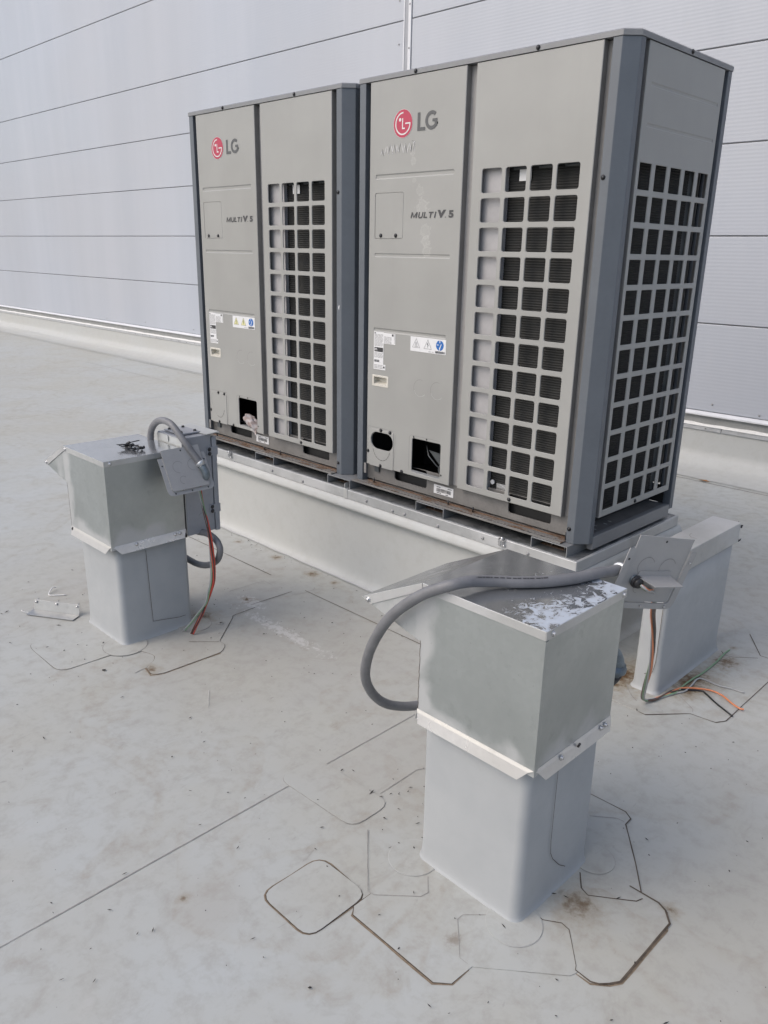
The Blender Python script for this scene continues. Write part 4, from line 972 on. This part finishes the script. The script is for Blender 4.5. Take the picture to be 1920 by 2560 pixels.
cb = thing('flexible_conduit', 'grey conduit arching from the left galvanised box top to its cover plate', 'conduit', 'grey flexible conduits')
B_pts = [(-.262,-.8845,.7790),(-.258,-.8845,.80),(-.244,-.8850,.826),(-.214,-.8855,.853),(-.178,-.886,.869),(-.143,-.8865,.876),(-.108,-.887,.875),(-.080,-.886,.867),(-.054,-.885,.851),(-.030,-.881,.829),(-.006,-.873,.803),(.010,-.863,.776),(.024,-.852,.752),(.040,-.842,.727)]
m_ = mb('conduit'); m_.tube(catmull(B_pts, 5), R_C, 16); m_.build('conduit_jacket', cb)
collar(cb, (.041,-.8415,.726), (.55,.35,-.75), r=.0175, ln=.018)
m_ = mb('diecast'); m_.tube(catmull([(.045,-.839,.718),(.054,-.835,.703),(.060,-.832,.688),(.058,-.831,.676),(.047,-.831,.672)], 5), .0148, 14); m_.tube([(.050,-.831,.6735),(.046,-.831,.671)], .0185, 14); m_.build('elbow_fitting', cb)
cl = thing('flexible_conduit', 'dark conduit loop hanging below the electrical enclosure behind the left post', 'conduit', 'grey flexible conduits')
L_pts = [(-.10,-.80,.404),(-.085,-.80,.402),(-.060,-.799,.4045),(-.028,-.797,.409),(.009,-.794,.407),(.044,-.79,.394),(.064,-.79,.374),(.067,-.79,.354),(.054,-.79,.321),(.029,-.79,.296),(-.014,-.79,.270),(-.060,-.79,.253),(-.117,-.79,.243),(-.179,-.79,.243),(-.26,-.79,.25),(-.34,-.80,.27)]
m_ = mb('conduit'); m_.tube(catmull(L_pts, 5), R_C, 16); m_.build('conduit_jacket', cl)

# ================================================================== COVER PLATES
def cover_plate(label, O, u, v, bracket, hub):
    O, u, v = Vector(O), Vector(u).normalized(), Vector(v).normalized(); v = (v-u*v.dot(u)).normalized(); n_ = u.cross(v)
    if n_.dot(Vector(CAM_C)-O) < 0: n_ = -n_
    cp = thing('cover_plate', label, 'metal plate', 'grey cover plates', tuple(O))
    T = lambda a, b, c: tuple(u*a+v*b+n_*c)
    k = 1.0 if not bracket else 1.10
    w0, w1, h0, h1 = .083*k, .102*k, .030*k, .182*k
    dz_ = -1 if bracket else 1          # the raised field points away when we look at its inside
    def sheet(mu, loop, c, th=.0016): mu.loft([[T(a, b, c) for a, b in loop], [T(a, b, c-th) for a, b in loop]])
    m_ = mb('plate')
    fld = [(-w0, 0), (w0, 0), (w0, h1-.022*k), (w0-.006, h1-.016*k), (-w0+.006, h1-.016*k), (-w0, h1-.022*k)]
    sheet(m_, fld, .005*dz_); m_.build('field', cp, bevel=.0006)
    m_ = mb('plate')
    # stepped rim on three sides
    P = [(-w1, h0), (-w1, h1-.020), (-w1+.005, h1-.006), (-w1+.020, h1), (w1-.020, h1), (w1-.005, h1-.006), (w1, h1-.020), (w1, h0)]
    Q = [(-w0-.001, h0), (-w0-.001, h1-.024*k), (-w0+.002, h1-.018*k), (-w0+.008, h1-.0145*k), (w0-.008, h1-.0145*k), (w0-.002, h1-.018*k), (w0+.001, h1-.024*k), (w0+.001, h0)]
    th = .0016
    m_.loft([[T(a, b, 0) for a, b in P], [T(a, b, 0) for a, b in Q]], False, False, False)
    m_.loft([[T(a, b, 0) for a, b in Q], [T(a, b, .005*dz_) for a, b in Q]], False, False, False)
    m_.loft([[T(a, b, -th) for a, b in P], [T(a, b, 0) for a, b in P]], False, False, False)
    m_.loft([[T(a, b, -th) for a, b in P], [T(a, b, -th) for a, b in Q]], False, False, False)
    m_.build('rim', cp)
    m_ = mb('print')
    for a, b in ((-w1+.010, h0+.03), (w1-.010, h0+.03), (-w1+.03, h1-.008), (0, h1-.008), (w1-.03, h1-.008)): flatpoly(m_, circle(a, b, .0034, 12), T, .0007)
    flatpoly(m_, circle(0, .012, .0034, 12), T, .005*dz_+.0007); m_.build('screw_hole', cp)
    for a, b, r in ((-.030*k, .075*k, .023*k), (.035*k, .075*k, .023*k), (-.025*k, .128*k, .015*k)):
        m_ = mb('flange'); stroke(m_, circle(a, b, r, 28, 90, 330), .0012, T, .005*dz_+.0007); m_.build('knockout', cp)
    if bracket:
        m_ = mb('plate'); q = [(hub[0]+.005, hub[1]-.026), (hub[0]+.105, hub[1]-.031)]
        i = m_.verts([T(q[0][0], q[0][1], -.004), T(q[1][0], q[1][1], -.004), T(q[1][0]+.004, q[1][1]+.014, -.003), T(q[0][0]-.006, q[0][1]+.014, -.003)]); m_.face((i, i+1, i+2, i+3))
        i = m_.verts([T(q[0][0]-.006, q[0][1]+.014, -.003), T(q[1][0]+.004, q[1][1]+.014, -.003), T(q[1][0]+.006, q[1][1]+.017, .046), T(q[0][0]+.014, q[0][1]+.017, .046)]); m_.face((i, i+1, i+2, i+3))
        o = m_.build('shelf_bracket', cp); md = o.modifiers.new('solid', 'SOLIDIFY'); md.thickness = .0016
        m_ = mb('zinc')
        for a, b in ((0, h1-.008), (w1-.03, h1-.008), (w1-.010, h0+.03)): m_.disc_cyl(T(a, b, .0008), n_, .0032, .002, 8)
        m_.build('rivet', cp)
    return cp
cover_plate('grey cover plate leaning on the left galvanised box with conduit elbow through it', (-.012, -.903, .790), (0, 1, 0), (.47, .03, -.88), False, None)
# near plate: O = middle of its plain top edge
u_, v_ = Vector((.335, .920, -.203)).normalized(), Vector((-.22, -.13, -.967))
v_ = (v_-u_*v_.dot(u_)).normalized(); hubA = Vector((1.848, -.755, .774))
O_A = hubA + u_*.050 - v_*.122
cover_plate('grey cover plate with shelf bracket hanging beside the nearest box', O_A, u_, v_, True, (-.050, .122))

# ================================================================== WIRES
def wire(label, pts, k, r=.0033, grp=None):
    m_ = mb(k); m_.tube(catmull(pts, 6), r, 8); return tag(m_.build('wire'), label, 'wire', grp)
base = [(1.868,-.766,.772),(1.880,-.757,.760),(1.868,-.705,.738),(1.836,-.615,.690),(1.800,-.530,.628),(1.767,-.455,.554),(1.746,-.389,.471),(1.724,-.327,.384),(1.699,-.268,.294),(1.668,-.206,.218),(1.636,-.145,.142),(1.606,-.087,.066),(1.588,-.030,.018),(1.600,.010,.0085)]
def twist(b, ph, amp=.0048):
    out = []
    for i, p in enumerate(b):
        a = ph+i*.75; e = amp*min(1, (i+1)/3); out.append((p[0]+math.cos(a)*e, p[1]+math.sin(a)*e*.6, p[2]+abs(math.sin(a))*e*.5))
    return out
G1 = 'wires hanging from the near cover plate'
def zz(L, z): return [(x, y, z) for x, y in L]
wire('orange insulated wire hanging from the near cover plate to the roof', twist(base, 0)+zz([(1.618,.077),(1.625,.130),(1.638,.168),(1.671,.201),(1.717,.229),(1.761,.227),(1.807,.2),(1.841,.185),(1.856,.189)], .0085), 'w_orange', grp=G1)
wire('black wire hanging from the near cover plate ending on a roof seam', twist(base, 1.6)+zz([(1.610,.059),(1.616,.118),(1.632,.155),(1.662,.18),(1.695,.205),(1.721,.194),(1.767,.162),(1.844,.12)], .0062), 'w_black', grp=G1)
wire('green wire hanging from the near cover plate and lying along the narrow curb', twist(base, 3.1)+zz([(1.606,.032),(1.622,.082),(1.637,.126),(1.632,.183),(1.634,.267),(1.640,.333),(1.640,.457),(1.634,.53),(1.632,.572),(1.634,.602)], .0075), 'w_green', grp=G1)
wire('grey wire hanging from the near cover plate with a kinked end', twist(base, 4.6)+zz([(1.612,.05),(1.635,.115),(1.653,.16),(1.651,.219),(1.645,.274),(1.659,.294),(1.719,.291),(1.764,.304),(1.81,.31)], .0062), 'w_grey', grp=G1)
wire('brown wire twisted into the bundle under the near cover plate', twist(base, 2.4, .006)+zz([(1.612,.045),(1.62,.10),(1.64,.14)], .0105), 'w_brown', grp=G1)
bb_ = [(.020,-.842,.655),(.026,-.843,.630),(.030,-.842,.590),(.033,-.835,.535),(.041,-.828,.477),(.049,-.824,.416),(.057,-.824,.352),(.065,-.826,.288),(.068,-.832,.230),(.062,-.845,.182),(.055,-.861,.137),(.047,-.877,.095),(.037,-.901,.050),(.028,-.922,.008)]
G2 = 'wires hanging from the left cover plate'
wire('red wire hanging from the left cover plate to the roof', twist(bb_, .2, .0036), 'w_red', .0034, G2)
wire('second red wire of the bundle hanging from the left cover plate', [(x+.004, y+.004, z) for x, y, z in twist(bb_, 2.3, .0030)], 'w_red', .0032, G2)
wire('black wire hanging from the left cover plate to the roof', twist(bb_, 3.4, .0044), 'w_black', .0031, G2)
wire('dark brown wire hanging in the bundle below the left cover plate', twist(bb_, 1.2, .0060), 'w_brown', .0026, G2)
gw = twist(bb_, 4.4, .007); gw = gw[:-3]+[(.030,-.885,.09),(.006,-.906,.046),(-.015,-.926,.010)]
wire('green wire hanging apart from the bundle below the left cover plate', gw, 'w_green', .0024, G2)
wire('pale grey wire hanging from the left cover plate beside the green one', [(x-.004, y-.004, z) for x, y, z in gw[:-1]]+[(-.022,-.930,.010)], 'w_grey', .0024, G2)

# ================================================================== LOOSE THINGS
zs = .778
sproto = {}
def loose_screw(x, y, a, tilt, L=.052, dz=0):
    m_ = mb('screw'); m_.tube([(0, 0, 0), (L-.006, 0, 0), (L, 0, 0)], .0022, 6, True, [.0022, .0022, .0006]); m_.disc_cyl((-.0045, 0, 0), (1, 0, 0), .0046, .0045, 6); m_.disc_cyl((-.001, 0, 0), (1, 0, 0), .0066, .0015, 12)
    o = m_.build('loose_screw') if 's' not in sproto else None
    if o is None:
        o = sproto['s'].copy(); COL.objects.link(o)
    else: sproto['s'] = o
    o.location = (x, y, zs+.0068+dz); o.rotation_euler = (0, tilt, a)
    return tag(o, 'dark self-drilling screw in the pile on the left galvanised box', 'screw', 'screws piled on the left galvanised box')
rs = random.Random(4)
for i in range(15):
    loose_screw(-.155+rs.uniform(-.052, .052), -1.015+rs.uniform(-.022, .022), rs.uniform(0, 6.3), rs.uniform(-.05, .04), dz=.0006+.0042*(i//5))
# sheet-metal angle on the roof left of the far housing
ab = thing('angle_bracket', 'short bent sheet metal angle with three screws lying left of the far post', 'metal angle', loc=(-.555, -1.24, .004))
ab.rotation_euler = (0, 0, rad(32))
m_ = mb('galv_plain'); m_.box(-.115, .115, -.050, .004, 0, .0016); m_.build('foot_flange', ab, bevel=.0005)
m_ = mb('galv_plain'); m_.prism([(.002, .0017), (.0036, .0017), (.016, .044), (.0144, .044)], -.112, .112, lambda a, b, c: (c, a, b)); m_.build('upright_flange', ab, bevel=.0005)
for x in (-.10, 0, .10):
    m_ = mb('zinc'); m_.tube([(x, .010, .036), (x, .030, .046)], .0022, 6); m_.disc_cyl((x, .010, .0365), (0, -1, .1), .0048, .004, 8); m_.build('screw', ab)
m_ = mb('plastic_white'); m_.tube(catmull([(-.803,-1.133,.012),(-.80,-1.15,.016),(-.775,-1.177,.006),(-.751,-1.180,.004),(-.709,-1.126,.004)], 5), .0028, 6)
tag(m_.build('cable_tie'), 'bent white cable tie lying on the roof above the metal angle', 'cable tie')
m_ = mb('plastic_white'); m_.tube(catmull([(-.680,-1.338,.005),(-.665,-1.345,.009),(-.650,-1.335,.004),(-.632,-1.318,.003)], 4), .0018, 6)
tag(m_.build('plastic_strip'), 'small white curl of plastic on the roof left of the metal angle', 'strip')
m_ = mb('plastic_white'); m_.prism([(.446,-1.112),(.451,-1.116),(.538,-1.174),(.534,-1.171)], .003, .0045)
tag(m_.build('plastic_strip'), 'thin white sliver lying alone on the roof below the left post', 'strip')
m_ = mb('patch'); m_.disc_cyl((.017, -.773, .002), (0, 0, 1), .012, .004, 20); m_.mat('dirt'); m_.disc_cyl((.017, -.773, .0061), (0, 0, 1), .005, .0006, 12)
tag(m_.build('washer'), 'small grey washer lying on the roof right of the left post', 'washer')
m_ = mb('leaf'); i = m_.verts([(.39,3.05,.006),(.42,3.037,.012),(.475,3.055,.005),(.44,3.078,.009)]); m_.face((i, i+1, i+2, i+3))
tag(m_.build('leaf'), 'small orange dry leaf on the roof near the wall', 'leaf')
m_ = mb('grit'); i = m_.verts([(.043,-1.322,.003),(.054,-1.327,.004),(.061,-1.316,.003),(.050,-1.311,.004)]); m_.face((i, i+1, i+2, i+3))
tag(m_.build('rubber_chip'), 'tiny black square chip on the roof below the left post', 'chip')
# scattered grit and swarf
m_ = mb('grit'); rg = random.Random(9)
for i in range(900):
    x, y = rg.uniform(-1.6, 3.2), rg.uniform(-2.3, .0)
    if noise.noise(Vector((x*1.5, y*1.5, 0))) < -.15 and rg.random() < .7: continue
    if i < 60: x, y = rg.gauss(-.7, .3), -.085-abs(rg.gauss(0, .03))
    elif i < 130: x, y = rg.gauss(1.45, .14), rg.gauss(-1.02, .1)
    s_ = rg.uniform(.0007, .0020)*(1.7 if rg.random() < .08 else 1); a = rg.uniform(0, 6.3); el_ = rg.uniform(1, 2.6) if rg.random() < .6 else rg.uniform(3, 6)
    P = [(x+math.cos(a+t)*s_*(el_ if k % 2 == 0 else 1), y+math.sin(a+t)*s_*(el_ if k % 2 == 0 else 1)) for k, t in enumerate((0, 1.57, 3.14, 4.71))]
    i0 = m_.verts([(p[0], p[1], .0045) for p in P]+[(x, y, .0045+s_)])
    for k in range(4): m_.face((i0+k, i0+(k+1) % 4, i0+4))
g_ = m_.build('grit'); g_['kind'] = 'stuff'; g_['label'] = 'scattered dark grit and metal swarf on the roof'
